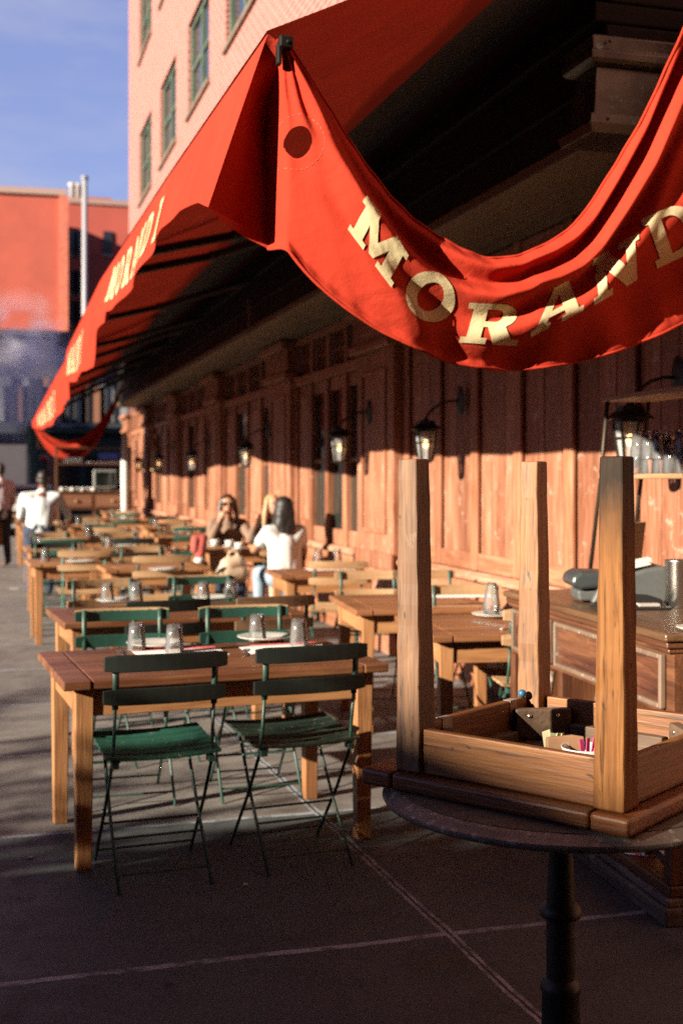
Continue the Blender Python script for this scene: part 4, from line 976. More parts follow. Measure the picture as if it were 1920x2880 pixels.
# ------------------------------------------------------------------ round pedestal table with an upturned table on top
RZ = 0.765
RC = (1.31, 2.62)
def round_table():
    r_ = thing('pedestal_table', 'round weathered grey wooden table on a black cast iron pedestal', 'table', (RC[0], RC[1], 0))
    gw = wood('weathered_round_top', (0.055, 0.044, 0.036), (0.105, 0.088, 0.074), (0.19, 0.165, 0.14), 'x', 0.65, (0.30, 0.27, 0.24), 0.64)
    mb = MB(); R0 = 0.425
    mb.lathe([(0, -0.034), (R0 - 0.046, -0.034), (R0 - 0.046, -0.001), (R0 - 0.05, 0.0), (0, 0.0)], 72)
    o = mb.build('round_top', gw, r_, smooth=True); o.location = (0, 0, RZ)
    es = o.modifiers.new('split', 'EDGE_SPLIT'); es.split_angle = R(35)
    mb = MB(); pr = [(R0 - 0.0455, -0.034), (R0 - 0.014, -0.033), (R0 - 0.004, -0.028), (R0, -0.021), (R0 - 0.001, -0.015), (R0 - 0.008, -0.012), (R0 - 0.014, -0.0115), (R0 - 0.022, -0.006), (R0 - 0.032, -0.003), (R0 - 0.0445, -0.0025), (R0 - 0.0455, -0.004)]
    P = [[(r0 * math.cos(2 * math.pi * k / 90), r0 * math.sin(2 * math.pi * k / 90), z0 + random.uniform(-0.0005, 0.0005)) for (r0, z0) in pr] for k in range(90)]; mb.grid(P, close=True)
    rm = paint('worn_grey_rim', (0.21, 0.18, 0.155), 0.6, (0.46, 0.42, 0.37), 0.56, 0.5, scale=16, bumpy=0.5)
    o = mb.build('rim', rm, r_, smooth=True); o.location = (0, 0, RZ)
    es = o.modifiers.new('split', 'EDGE_SPLIT'); es.split_angle = R(40)
    mb = MB()
    mb.lathe([(0.0, 0.0), (0.14, 0.0), (0.145, 0.02), (0.11, 0.035), (0.055, 0.05), (0.048, 0.07), (0.046, 0.19), (0.044, 0.27), (0.049, 0.285), (0.044, 0.30), (0.034, 0.31), (0.034, 0.41), (0.041, 0.415), (0.034, 0.42), (0.034, 0.45), (0.048, 0.458), (0.050, 0.47), (0.044, 0.482), (0.034, 0.49),
              (0.028, 0.64), (0.030, 0.66), (0.042, 0.672), (0.044, 0.682), (0.036, 0.692), (0.030, 0.70), (0.030, 0.728), (0.12, 0.7305), (0.0, 0.7309)], 32)
    p = mb.build('pedestal', M_IRON, r_, smooth=True); es = p.modifiers.new('split', 'EDGE_SPLIT'); es.split_angle = R(40)
    for k in range(3):
        a = k * 2 * math.pi / 3 + 0.5; mb = MB()
        mb.tube([(0.05 * math.cos(a), 0.05 * math.sin(a), 0.09), (0.18 * math.cos(a), 0.18 * math.sin(a), 0.07), (0.29 * math.cos(a), 0.29 * math.sin(a), 0.02)], [0.032, 0.026, 0.022], 8); mb.build('foot', M_IRON, r_, smooth=True)
round_table()
def upturned_table():
    W = 0.70
    Lc = cw(0.046, 2.905); Fc = cw(0.046 + 0.766, 2.905 - 0.643)
    d = Vector((Fc[0] - Lc[0], Fc[1] - Lc[1], 0)); rot = math.atan2(d.y, d.x)
    r_ = thing('upturned_table', 'honey-brown square wooden table turned upside down on the round table, legs in the air', 'table', (Lc[0], Lc[1], RZ + 0.001), rot)
    top = lambda a: wood('upturned_top_wood', (0.13, 0.038, 0.010), (0.28, 0.09, 0.022), (0.42, 0.16, 0.045), a, 0.42, (0.11, 0.07, 0.05), 0.60, 1.4, 0.7)
    leg = lambda a: wood('upturned_leg_wood', (0.165, 0.066, 0.021), (0.285, 0.122, 0.040), (0.43, 0.210, 0.078), a, 0.55, (0.13, 0.06, 0.035), 0.63, 2.2, 0.85)
    stained = leg('z').copy(); stained.name = 'stained_leg_wood'; nt = stained.node_tree; b = nt.nodes['Principled BSDF']     # a scorched foot: dark stain over the end of the leg
    src = b.inputs['Base Color'].links[0].from_socket; sp = nt.nodes.new('ShaderNodeSeparateXYZ'); tcn = nt.nodes.new('ShaderNodeTexCoord'); nt.links.new(tcn.outputs['Object'], sp.inputs[0])
    ad = nt.nodes.new('ShaderNodeMath'); ad.operation = 'MULTIPLY_ADD'; ad.inputs[1].default_value = 0.20; nt.links.new(noise(nt, coords(nt, (14, 14, 5), False), 1.0, 6, 0.7), ad.inputs[0]); nt.links.new(sp.outputs[2], ad.inputs[2])
    nt.links.new(mix(nt, ramp(nt, ad.outputs[0], [(0.66, (0, 0, 0)), (0.82, (0.97, 0.97, 0.97))]), src, (0.014, 0.009, 0.006)), b.inputs['Base Color'])
    b.inputs['Specular IOR Level'].default_value = 0.1
    grey = lambda a: wood('underside_wood', (0.065, 0.035, 0.019), (0.115, 0.066, 0.037), (0.18, 0.11, 0.065), a, 0.7)
    mb = MB(); n = 5; bb = 0.09; T = 0.040
    for a, b in (((0, 0), (bb, W)), ((W - bb, 0), (W, W))): mb.b2((a[0], a[1], 0), (b[0], b[1], T))
    for i in range(n - 1): mb.b2((bb + 0.0015, W * i / (n - 1) + 0.0008, 0), (W - bb - 0.0015, W * (i + 1) / (n - 1) - 0.0008, T))
    mb.build('tabletop', top('x'), r_, bevel=0.009, seg=3)
    ap, ix, iy = 0.105, 0.083, 0.028; lw = 0.071; H = 0.780
    p0, p1 = ix, ix + 0.592; q0, q1 = iy, iy + 0.61
    for x, y in ((p0, q0), (p1 - lw, q0), (p0, q1 - lw), (p1 - lw, q1 - lw)):
        mb = MB(); cx, cy = x + lw / 2, y + lw / 2
        # tapered on the two inner faces
        sx = -1 if x > W / 2 else 1; sy = -1 if y > W / 2 else 1
        mb.box((cx, cy, (T + 0.001 + H) / 2), (lw, lw, H - T - 0.001), top=(0.76, 0.76), shift=(-sx * lw * 0.06, -sy * lw * 0.06)); bmesh.ops.subdivide_edges(mb.bm, edges=[e for e in mb.bm.edges if abs(e.verts[0].co.z - e.verts[1].co.z) > 0.3], cuts=14)
        for v in mb.bm.verts:
            if T + 0.02 < v.co.z < H - 0.01: v.co.x += random.uniform(-0.0015, 0.0015); v.co.y += random.uniform(-0.0015, 0.0015)
        o = mb.build('leg', wood('dark_brown_leg', (0.085, 0.036, 0.015), (0.18, 0.083, 0.035), (0.30, 0.155, 0.070), 'z', 0.6, (0.34, 0.25, 0.18), 0.60, 2.6, 0.9) if (x < W / 2 and y < W / 2) else stained if (x > W / 2 and y < W / 2) else leg('z'), r_, bevel=0.005)  # near-left leg in a darker brown wood than the other legs
    z0, z1 = T + 0.001, T + ap
    ins = 0.012; th = 0.024
    for a, b, ax in (((p0 + lw + 0.001, q0 + ins, z0), (p1 - lw - 0.001, q0 + ins + th, z1), 'x'), ((p0 + lw + 0.001, q1 - ins - th, z0), (p1 - lw - 0.001, q1 - ins, z1), 'x'),
                     ((p0 + ins, q0 + lw + 0.001, z0), (p0 + ins + th, q1 - lw - 0.001, z1), 'y'), ((p1 - ins - th, q0 + lw + 0.001, z0), (p1 - ins, q1 - lw - 0.001, z1), 'y')):
        mb = MB(); mb.b2(a, b); mb.build('apron', wood('apron_wood', (0.11, 0.030, 0.008), (0.23, 0.080, 0.017), (0.37, 0.155, 0.036), ax, 0.5, (0.10, 0.045, 0.025), 0.60, 1.6, 0.8), r_, bevel=0.004)
    # inner fixing blocks and corner braces
    m_in = ins + th + 0.001
    for x in (0, 1):
        for y in (0, 1):
            px = p0 + lw + 0.03 if x == 0 else p1 - lw - 0.03; py = q0 + lw + 0.03 if y == 0 else q1 - lw - 0.03
            M = Matrix.Translation((p0 + lw + 0.026 if x == 0 else p1 - lw - 0.026, q0 + lw + 0.026 if y == 0 else q1 - lw - 0.026, (z0 + z1) / 2 - 0.006)) @ Matrix.Rotation(R(45 if x == y else -45) + (math.pi / 2), 4, 'Z')
            mb = MB(); mb.box((0, 0, 0), (0.15, 0.028, ap - 0.03), M); b_ = mb.build('corner_block', grey('x'), r_, bevel=0.004)
            for s_ in (-0.038, 0.038):
                for f in (-1, 1): mb = MB(); mb.sphere((s_, f * 0.015, 0.02), (0.006, 0.003, 0.006), M, 10, 6); mb.build('screw', M_STEEL, b_, smooth=True)
    for a, b, ax in (((p0 + lw + 0.09, q1 - m_in - 0.03, z0), (p1 - lw - 0.10, q1 - m_in - 0.002, z0 + 0.045), 'x'), ((p0 + m_in + 0.002, q0 + lw + 0.16, z0), (p0 + m_in + 0.032, q1 - lw - 0.10, z0 + 0.03), 'y'), ((p1 - m_in - 0.032, q0 + lw + 0.1, z0), (p1 - m_in - 0.002, q1 - lw - 0.12, z0 + 0.04), 'y')):
        mb = MB(); mb.b2(a, b); mb.build('fixing_block', grey(ax), r_, bevel=0.004)
    mb = MB(); mb.b2((p0 + lw + 0.002, q0 + lw + 0.002, T + 0.001), (p1 - lw - 0.002, q1 - lw - 0.002, T + 0.003)); mb.build('underside', grey('x'), r_)
    tape = plain('clear_tape', (0.42, 0.38, 0.34), 0.35)
    for y, w_ in ((q0 + lw + 0.07, 0.042), (q1 - lw - 0.09, 0.035)):
        mb = MB(); mb.b2((p0 + ins + th + 0.0005, y, z1 - 0.05), (p0 + ins + th + 0.0015, y + w_, z1 + 0.0012)); mb.b2((p0 + ins + 0.004, y, z1 + 0.0003), (p0 + ins + th + 0.0005, y + w_, z1 + 0.0012)); mb.build('tape_strip', tape, r_)
    mb = MB(); mb.sphere((p0 + ins + 0.02, q1 - lw - 0.022, z1 + 0.011), 0.011); mb.build('chewing_gum', plain('blue_blob', (0.02, 0.14, 0.28), 0.5), r_, smooth=True)
    M = Matrix.Translation((Lc[0], Lc[1], RZ + 0.001)) @ Matrix.Rotation(rot, 4, 'Z')
    zi = T + 0.0035
    def w(x, y, z=0.0): return M @ Vector((x, y, zi + z))
    # tray with sugar bowl lying inside the frame
    t_ = thing('metal_tray', 'pale metal tray lying inside the upturned table frame', 'tray', w(0.42, 0.40), rot)
    mb = MB(); mb.b2((-0.15, -0.10, 0), (0.15, 0.10, 0.004)); mb.build('tray_floor', plain('tray_metal', (0.55, 0.57, 0.66), 0.3, 0.9), t_)
    mb = MB()
    for a, b in (((-0.15, -0.10), (0.15, -0.094)), ((-0.15, 0.094), (0.15, 0.10)), ((-0.15, -0.093), (-0.144, 0.093)), ((0.144, -0.093), (0.15, 0.093))): mb.b2((a[0], a[1], 0.0042), (b[0], b[1], 0.016))
    mb.build('tray_rim', plain('tray_rim_metal', (0.45, 0.46, 0.56), 0.3, 0.9), t_)
    sb = w(0.405, 0.36, 0.0045)
    mb = MB(); mb.lathe([(0, 0), (0.035, 0), (0.052, 0.02), (0.058, 0.038), (0.055, 0.038), (0.048, 0.02), (0, 0.006)], 24); o = mb.build('sugar_bowl', M_CHINA, smooth=True); o.location = sb; tag(o, 'small white bowl of sugar packets on the tray', 'bowl')
    pink, yel, krf = plain('pink_packet', (0.75, 0.06, 0.26), 0.6), plain('yellow_packet', (0.62, 0.58, 0.36), 0.7), plain('kraft_packet', (0.36, 0.19, 0.10), 0.8)
    for k in range(9):
        col, grp, lab = ((pink, 'pink sugar packets', 'pink sugar packet standing in the white bowl'), (yel, 'pale yellow sugar packets', 'pale yellow sugar packet standing beside the kraft packet'))[0 if k < 5 else 1]
        hw_ = 0.006 if k < 5 else 0.012; mb = MB(); mb.prism([(-hw_, 0), (hw_, 0.002), (hw_ * 0.9, 0.050 + 0.004 * (k % 3)), (-hw_ * 0.8, 0.054)], -0.0014, 0.0014, 'y'); o = mb.build('sugar_packet', col, bevel=0.001)
        if k < 5: o.location = sb + M.to_3x3() @ Vector((0.012 + 0.008 * k - 0.01, -0.01 + 0.004 * (k % 3), 0.010)); o.rotation_euler = (R(8), R(-14 + 8 * k), rot + R(60 + 11 * k))
        else: o.location = sb + M.to_3x3() @ Vector((-0.115 + 0.012 * (k - 5), 0.03 - 0.006 * (k - 5), 0.002)); o.rotation_euler = (R(6), R(-10 + 9 * (k - 5)), rot + R(30 + 25 * (k - 5)))
        tag(o, lab, 'sugar packet', grp)
    mb = MB(); mb.prism([(-0.045, 0), (0.045, 0), (0.047, 0.05), (0.02, 0.054), (-0.044, 0.048)], -0.012, 0.012, 'y'); o = mb.build('kraft_packet', krf, bevel=0.003); o.location = sb + M.to_3x3() @ Vector((-0.062, 0.012, 0.001)); o.rotation_euler = (R(-10), 0, rot + R(40)); tag(o, 'brown kraft paper packet between yellow and pink sugar packets', 'packet')
upturned_table()

# ------------------------------------------------------------------ carved desk used as a service station
DK = (2.17, 3.58); DR = R(-4.5); DL, DD, DH = 1.58, 0.60, 0.98
DM = Matrix.Translation((DK[0], DK[1], 0)) @ Matrix.Rotation(DR, 4, 'Z')
def dw(x, y, z=DH + 0.0005): return DM @ Vector((x, y, z))
def make_desk(name, label, loc, rz):
    r_ = thing(name, label, 'desk', loc, rz)
    edge = paint('worn_moulding', (0.20, 0.13, 0.09), 0.6, (0.42, 0.36, 0.31), 0.6, 0.4)
    ow = wood('orange_panel_wood', (0.28, 0.085, 0.018), (0.42, 0.14, 0.03), (0.52, 0.20, 0.05), 'y', 0.4)
    mb = MB(); mb.b2((-0.005, -0.02, DH - 0.028), (DD + 0.02, DL + 0.02, DH)); mb.build('desk_top', wood('desk_top_wood', (0.10, 0.045, 0.02), (0.17, 0.09, 0.045), (0.26, 0.15, 0.08), 'y', 0.33, (0.32, 0.22, 0.15), 0.66), r_, bevel=0.009, seg=3)
    mb = MB(); mb.b2((0.006, -0.008, DH - 0.052), (DD, DL + 0.008, DH - 0.029)); mb.b2((0.016, 0.0, DH - 0.07), (DD, DL, DH - 0.053)); mb.build('top_moulding', W_DESK('y'), r_, bevel=0.007, seg=3)
    z0, z1 = 0.695, DH - 0.071
    mb = MB()
    mb.b2((0.035, 0.0, z0), (DD, DL, z1)); mb.build('drawer_case', W_DESK('y'), r_, bevel=0.004)
    n = 3; g = 0.05; w_ = (DL - g * (n + 1)) / n
    for i in range(n):
        ya = g + i * (w_ + g); yb = ya + w_
        d = MB(); d.b2((0.027, ya + 0.018, z0 + 0.037), (0.0345, yb - 0.018, z1 - 0.022)); do = d.build('drawer', wood('drawer_front', (0.05, 0.018, 0.012), (0.12, 0.042, 0.024), (0.30, 0.13, 0.06), 'y', 0.4, (0.40, 0.20, 0.11), 0.60), r_, bevel=0.003)
        f = MB()
        for a, b in (((ya, z0 + 0.02), (ya + 0.02, z1 - 0.006)), ((yb - 0.02, z0 + 0.02), (yb, z1 - 0.006)), ((ya + 0.0205, z0 + 0.02), (yb - 0.0205, z0 + 0.04)), ((ya + 0.0205, z1 - 0.026), (yb - 0.0205, z1 - 0.006))):
            f.b2((0.010, a[0], a[1]), (0.0345, b[0], b[1]))
        f.build('drawer_moulding', edge, do, bevel=0.007, seg=3)
    for ya, yb in ((0.0, 0.055), (DL - 0.055, DL)):
        mb = MB(); mb.b2((0.025, ya, 0.132), (DD, yb, z0 - 0.001)); e = mb.build('end_panel', W_DESK('z'), r_, bevel=0.006)
        y_ = ya - 0.004 if ya == 0 else yb - 0.004
        mb = MB()
        for a, b in (((0.10, 0.18), (0.125, 0.62)), ((0.475, 0.18), (0.50, 0.62)), ((0.126, 0.18), (0.474, 0.205)), ((0.126, 0.595), (0.474, 0.62))): mb.b2((a[0], y_, a[1]), (b[0], y_ + 0.008, b[1]))
        mb.build('panel_moulding', W_DESK('x'), e, bevel=0.003)
    mb = MB(); mb.b2((0.36, 0.056, 0.132), (0.385, DL - 0.056, z0 - 0.001)); mb.build('back_panel', ow, r_)
    for yc in (DL * 0.355, DL * 0.66):
        mb = MB(); mb.b2((0.05, yc - 0.022, 0.24), (0.34, yc + 0.022, z0 - 0.001)); mb.build('divider', W_DESK('z'), r_, bevel=0.006)
        mb = MB(); P = []
        for k in range(40):
            a = k * 0.32; q = 0.055 - 0.0013 * k; P.append((0.03 , yc + q * math.cos(a), 0.27 + q * math.sin(a)))
        mb.tube(P, 0.010, 6); mb.tube([(0.03, yc + 0.03, z0 - 0.01), (0.012, yc + 0.03, 0.56), (0.03, yc + 0.035, 0.42), (0.03, yc + 0.055, 0.28)], 0.014, 6); mb.build('scroll', edge, r_, smooth=True)
    mb = MB(); mb.b2((0.02, 0.002, 0.09), (DD, DL - 0.002, 0.131)); mb.build('lower_shelf', W_DESK('y'), r_, bevel=0.008)
    pl = wood('scuffed_plinth', (0.06, 0.04, 0.028), (0.13, 0.095, 0.07), (0.30, 0.25, 0.20), 'y', 0.75, (0.42, 0.37, 0.31), 0.56)
    mb = MB(); mb.b2((-0.004, -0.02, 0.0), (DD + 0.01, DL + 0.02, 0.062)); mb.b2((0.008, -0.01, 0.0625), (DD, DL + 0.01, 0.0895)); mb.build('plinth', pl, r_, bevel=0.008, seg=3)
    note(r_); return r_
DESK = make_desk('carved_desk', 'dark carved wooden desk with framed drawers and scuffed plinth, behind the upturned table', (DK[0], DK[1], 0), DR)
# two-tier shelf standing on the desk
def make_hutch(label, loc, rz):
    r_ = thing('glass_shelf', label, 'shelf', loc, rz)
    bw = wood('shelf_board', (0.26, 0.14, 0.06), (0.38, 0.22, 0.11), (0.50, 0.32, 0.17), 'y', 0.55)
    ir = paint('brown_iron_rod', (0.045, 0.032, 0.02), 0.5, None, metal=0.4)
    for z, a in ((1.52, 0.0), (1.88, 0.03)):
        mb = MB(); mb.b2((0.0, -0.30, z - 0.022), (0.25, 1.46 - a, z)); mb.build('board', bw, r_, bevel=0.004)
    for x in (0.02, 0.23):
        for s_ in (0, 1):
            y0, y1 = (1.56, 1.40) if s_ else (-0.30, -0.14)
            mb = MB(); mb.tube([(x - 0.02, y0, 0.982), (x, (y0 + y1 * 1.3) / 2.3, 1.5), (x, y1, 1.857)], 0.010, 8); mb.build('rod', ir, r_, smooth=True)
    note(r_); return r_
HT = (2.70, 3.66)
make_hutch('two-tier wooden shelf on leaning iron rods holding upturned glasses', (HT[0], HT[1], 0), R(-2))
k = 0
for row, x in enumerate((2.735, 2.83, 2.915)):
    for i in range(13):
        y = 4.78 - i * 0.096 - row * 0.03 + random.uniform(-0.008, 0.008)
        n = 2 if (i + row) % 4 != 3 and not (i in (5, 6) and row == 0) else 1
        for s_ in range(n):
            put('shelf_tumbler', Vector((x + random.uniform(-0.006, 0.006) + (y - 3.66) * 0.035, y, 1.5205 + 0.062 * s_)), 'upturned glass tumbler packed on the middle shelf under the lantern', 'glass', 'glasses packed upside down on the shelf', random.uniform(0, 3), make_shelf_tumbler)
# things on the desk
def terminal():
    g = plain('grey_device_plastic', (0.115, 0.125, 0.125), 0.45); g2 = plain('dark_device_plastic', (0.055, 0.065, 0.07), 0.35)
    p = onZ(1745, 1690, DH); r_ = thing('card_terminal', 'grey desktop payment terminal with papers on it, on the carved desk', 'terminal', (p.x, p.y, DH + 0.0005), -YAW)
    mb = MB(); prof = [(-0.15, 0.0), (0.15, 0.0), (0.195, 0.03), (0.205, 0.09), (0.19, 0.135), (0.15, 0.155), (0.08, 0.145), (-0.05, 0.105), (-0.12, 0.06)]
    mb.prism(prof, -0.12, 0.12, 'y'); mb.build('housing', g, r_, bevel=0.014, seg=3)
    mb = MB(); mb.prism([(-0.235, 0.075), (-0.225, 0.115), (-0.19, 0.132), (-0.06, 0.128), (-0.05, 0.07), (-0.19, 0.055)], -0.115, 0.115, 'y'); mb.build('front_roll', g2, r_, bevel=0.02, seg=4)
    mb = MB(); mb.box((-0.12, 0, 0.03), (0.15, 0.18, 0.045), top=(1.1, 1.0)); mb.build('front_base', g, r_, bevel=0.01)
    mb = MB(); mb.tube([(-0.09, -0.09, 0.012), (-0.09, -0.09, -0.0)], 0.009, 8); mb.build('foot', M_DARK, r_)
    for i, (x, y, z, a) in enumerate(((0.055, -0.02, 0.158, 9), (0.065, 0.01, 0.168, -5), (0.04, -0.06, 0.150, 4))):
        mb = MB(); mb.box((0, 0, 0), (0.12, 0.09, 0.006), Matrix.Translation((x, y, z)) @ Matrix.Rotation(R(-12), 4, 'Y') @ Matrix.Rotation(R(a), 4, 'Z')); o = mb.build('paper_stack', M_PAPER, None, bevel=0.001)
        o.parent = r_
    q = onZ(1785, 1712, DH); t_ = thing('check_tray', 'low black tray with cards and slips in front of the grey terminal', 'tray', (q.x, q.y, DH + 0.0005), -YAW + 0.08)
    mb = MB(); mb.b2((-0.17, -0.06, 0), (0.13, 0.06, 0.012)); mb.build('tray_base', M_DARK, t_, bevel=0.004)
    mb = MB(); mb.prism([(-0.10, 0.0125), (0.11, 0.0125), (0.115, 0.035), (0.06, 0.052), (-0.04, 0.058), (-0.10, 0.04)], 0.0, 0.05, 'y'); mb.build('stapler_body', M_DARK, t_, bevel=0.008)
    mb = MB(); mb.b2((-0.14, -0.052, 0.0125), (-0.03, -0.005, 0.030)); mb.b2((0.0, -0.05, 0.0125), (0.085, -0.008, 0.024)); mb.build('card', plain('card_stock', (0.55, 0.48, 0.46), 0.6), t_, bevel=0.002)
terminal()
p = onZ(1908, 1712, DH)
def beaker(p):
    mb = MB(); mb.lathe([(0, 0), (0.052, 0), (0.054, 0.003), (0.055, 0.185), (0.058, 0.19), (0.052, 0.19), (0.051, 0.006), (0, 0.005)], 28)
    o = mb.build('metal_beaker', plain('hammered_steel', (0.52, 0.5, 0.48), 0.3, 1.0), smooth=True); o.location = p; tag(o, 'tall steel beaker beside the grey terminal on the desk', 'beaker')
beaker(Vector((p.x + 0.03, p.y + 0.05, DH + 0.0005)))
q = dw(0.50, 1.36)
mb = MB(); mb.box((0, 0, 0.16), (0.012, 0.22, 0.32), Matrix.Rotation(R(7), 4, 'Y')); o = mb.build('menu_board', plain('beige_card', (0.40, 0.34, 0.22), 0.7), bevel=0.002); o.location = (q.x, q.y, DH + 0.002); o.rotation_euler = (0, 0, R(-55)); tag(o, 'beige menu board standing at the far end of the carved desk', 'menu board')
q = dw(0.10, 0.05)
o = make_plate(); o.name = 'saucer'; o.scale = (0.6, 0.6, 0.8); o.location = dw(0.14, 0.02); tag(o, 'small white saucer at the near edge of the carved desk', 'saucer')
for i, (x, y, a, lab) in enumerate(((0.13, 0.42, 0, 'upturned steel bowl on the low shelf of the carved desk, farther one'), (0.10, 0.17, 20, 'tilted steel bowl on the low shelf of the carved desk, nearer one'))):
    mb = MB(); mb.lathe([(0, 0.0), (0.05, 0.0), (0.09, 0.03), (0.105, 0.07), (0.112, 0.072), (0.102, 0.072), (0.086, 0.034), (0.048, 0.005), (0, 0.005)], 36)
    o = mb.build('steel_bowl', plain('polished_steel', (0.75, 0.74, 0.72), 0.12, 1.0), smooth=True); o.location = dw(x, y, 0.1325 + (0.072 if i == 0 else 0.035)); o.rotation_euler = (R(180 if i == 0 else 35), R(a), 0); tag(o, lab, 'bowl', 'steel bowls on the desk shelf')
# far service station by the white post
fx, fy = onZ(165, 1560, 0).x, onZ(165, 1560, 0).y
fs = make_desk.__name__ and thing('service_station', 'far wooden service station with drawers, shelves of glasses and a screen', 'service station', (1.35, 25.4, 0), 0)
mb = MB(); mb.b2((0, 0, 0.85), (1.55, 0.6, 1.20)); mb.b2((-0.03, -0.03, 1.201), (1.58, 0.6, 1.235)); mb.build('drawer_case', W_DESK('x'), fs, bevel=0.01)
for x in (0.04, 0.78, 1.46):
    mb = MB(); mb.box((x, 0.05, 0.425), (0.07, 0.07, 0.848)); mb.build('leg', W_DESK('z'), fs, bevel=0.006)
for x in (0.08, 0.82):
    mb = MB(); mb.b2((x, -0.015, 0.91), (x + 0.64, -0.001, 1.15)); d = mb.build('drawer', wood('far_drawer', (0.16, 0.06, 0.03), (0.24, 0.10, 0.05), (0.32, 0.15, 0.08), 'x', 0.5), fs, bevel=0.006)
    mb = MB(); mb.sphere((x + 0.32, -0.03, 1.03), 0.03); mb.build('knob', W_SLAT('x'), d, smooth=True)
for z in (1.78, 2.12):
    mb = MB(); mb.b2((0, 0.2, z), (1.55, 0.5, z + 0.03)); mb.build('shelf_board', W_DESK('x'), fs)
for x in (0.02, 1.53):
    mb = MB(); mb.box((x, 0.35, 1.70), (0.04, 0.25, 0.92)); mb.build('upright', W_DESK('z'), fs)
for i in range(9): tumbler(Vector((1.35 + 0.08 + i * 0.055, 25.7, 1.8105)), 'upturned tumbler on the far service station shelf', 'glasses on the far service station')
for i in range(6): plate(Vector((1.35 + 0.75 + 0.1 * i, 25.7, 1.8105 + 0.002)), 'white plate on the far service station shelf')['group'] = 'plates on the far service station'
for i in range(7):
    c_ = dup(cup, Vector((1.35 + 0.12 + i * 0.105, 25.5 + 0.05 * (i % 2), 1.2355)), i, 'white cup on the far service station counter', 'cups on the far service station')
mo = thing('monitor', 'small dark screen with pale frame on the far service station', 'monitor', (2.35, 25.6, 1.2355), R(10))
mb = MB(); mb.b2((-0.24, 0, 0.06), (0.24, 0.04, 0.44)); mb.b2((-0.1, 0.041, 0.0), (0.1, 0.06, 0.2)); mb.b2((-0.12, -0.03, 0), (0.12, 0.11, 0.015)); mb.build('casing', plain('pale_casing', (0.45, 0.47, 0.44), 0.5), mo, bevel=0.01)
mb = MB(); mb.b2((-0.20, -0.004, 0.10), (0.20, -0.0005, 0.40)); mb.build('screen', plain('dark_screen', (0.015, 0.025, 0.025), 0.1), mo)
# white rolled post and hanging cord
wp = onX(350, 1420, 2.62)
mb = MB(); mb.lathe([(0, 0), (0.05, 0), (0.06, 0.05), (0.06, 0.6), (0.075, 0.9), (0.085, 1.5), (0.08, 2.05), (0.07, 2.1), (0.065, 2.35), (0.05, 2.42), (0, 2.43)], 16)
o = mb.build('folded_umbrella', plain('white_canvas', (0.80, 0.80, 0.76), 0.8), smooth=True); o.location = (2.72, 25.2, 0); tag(o, 'white folded umbrella standing upright at the far end of the wall', 'umbrella')
hc = onX(396, 1240, 2.9)
c_ = thing('hanging_cord', 'knotted red-brown cord hanging from the beam end with a pale handle', 'cord', (2.95, 22.6, 3.06), 0)
mb = MB(); mb.tube([(0, 0, 0), (0, 0, -0.55), (0.02, 0, -0.66), (-0.03, 0, -0.78), (0.02, 0, -0.92), (0, 0, -1.06)], [0.008, 0.02, 0.05, 0.045, 0.055, 0.03], 8); mb.build('rope', plain('redbrown_rope', (0.32, 0.13, 0.09), 0.8), c_, smooth=True)
mb = MB(); mb.tube([(0, 0, -1.06), (0, 0, -1.42)], 0.03, 8); mb.build('handle', plain('yellowish_wood', (0.55, 0.42, 0.20), 0.6), c_)

def litter():
    p = onZ(290, 2742, 0.0); mb = MB(); mb.tube([(-0.05, 0.004, 0.002), (-0.02, 0.008, 0.003), (0.02, 0.0, 0.003), (0.05, -0.012, 0.002)], 0.0012, 5); o = mb.build('thread', plain('white_thread', (0.8, 0.8, 0.85), 0.6)); o.location = p; tag(o, 'bit of white thread on the dark pavement in front', 'thread')
    for i, (px, py, lab) in enumerate(((40, 1656, 'white paper scrap on the pavement left of the tables, farther one'), (85, 2414, 'tiny white paper scrap on the pavement left of the near chair'), (690, 2490, 'pale paper scrap on the dark pavement below the near chairs'))):
        p = onZ(px, py, 0.0); w_ = (0.07, 0.012, 0.010)[i]; mb = MB(); mb.prism([(-w_, -w_ * 0.5), (w_ * 0.8, -w_ * 0.6), (w_, w_ * 0.5), (-w_ * 0.6, w_ * 0.7)], 0.001, 0.006, 'z'); o = mb.build('paper_scrap', M_PAPER, bevel=0.001); o.location = p; tag(o, lab, 'litter', 'paper scraps on the pavement')
    p = onZ(940, 2304, 0.0)
    mb = MB(); P = [[(x, w_ * math.sin(math.pi * (x + 0.05) / 0.1), 0.006 + 0.12 * w_ * w_ * 40 + 0.01 * math.cos(x * 30)) for w_ in (-0.02, 0.0, 0.02)] for x in np.linspace(-0.05, 0.05, 9)]; mb.grid(P); o = mb.build('fallen_leaf', plain('yellow_green_leaf', (0.42, 0.40, 0.05), 0.6), smooth=True); o.location = p; o.rotation_euler = (0, 0, 0.6); tag(o, 'yellow-green fallen leaf by the back right leg of the nearest table', 'leaf')
litter()

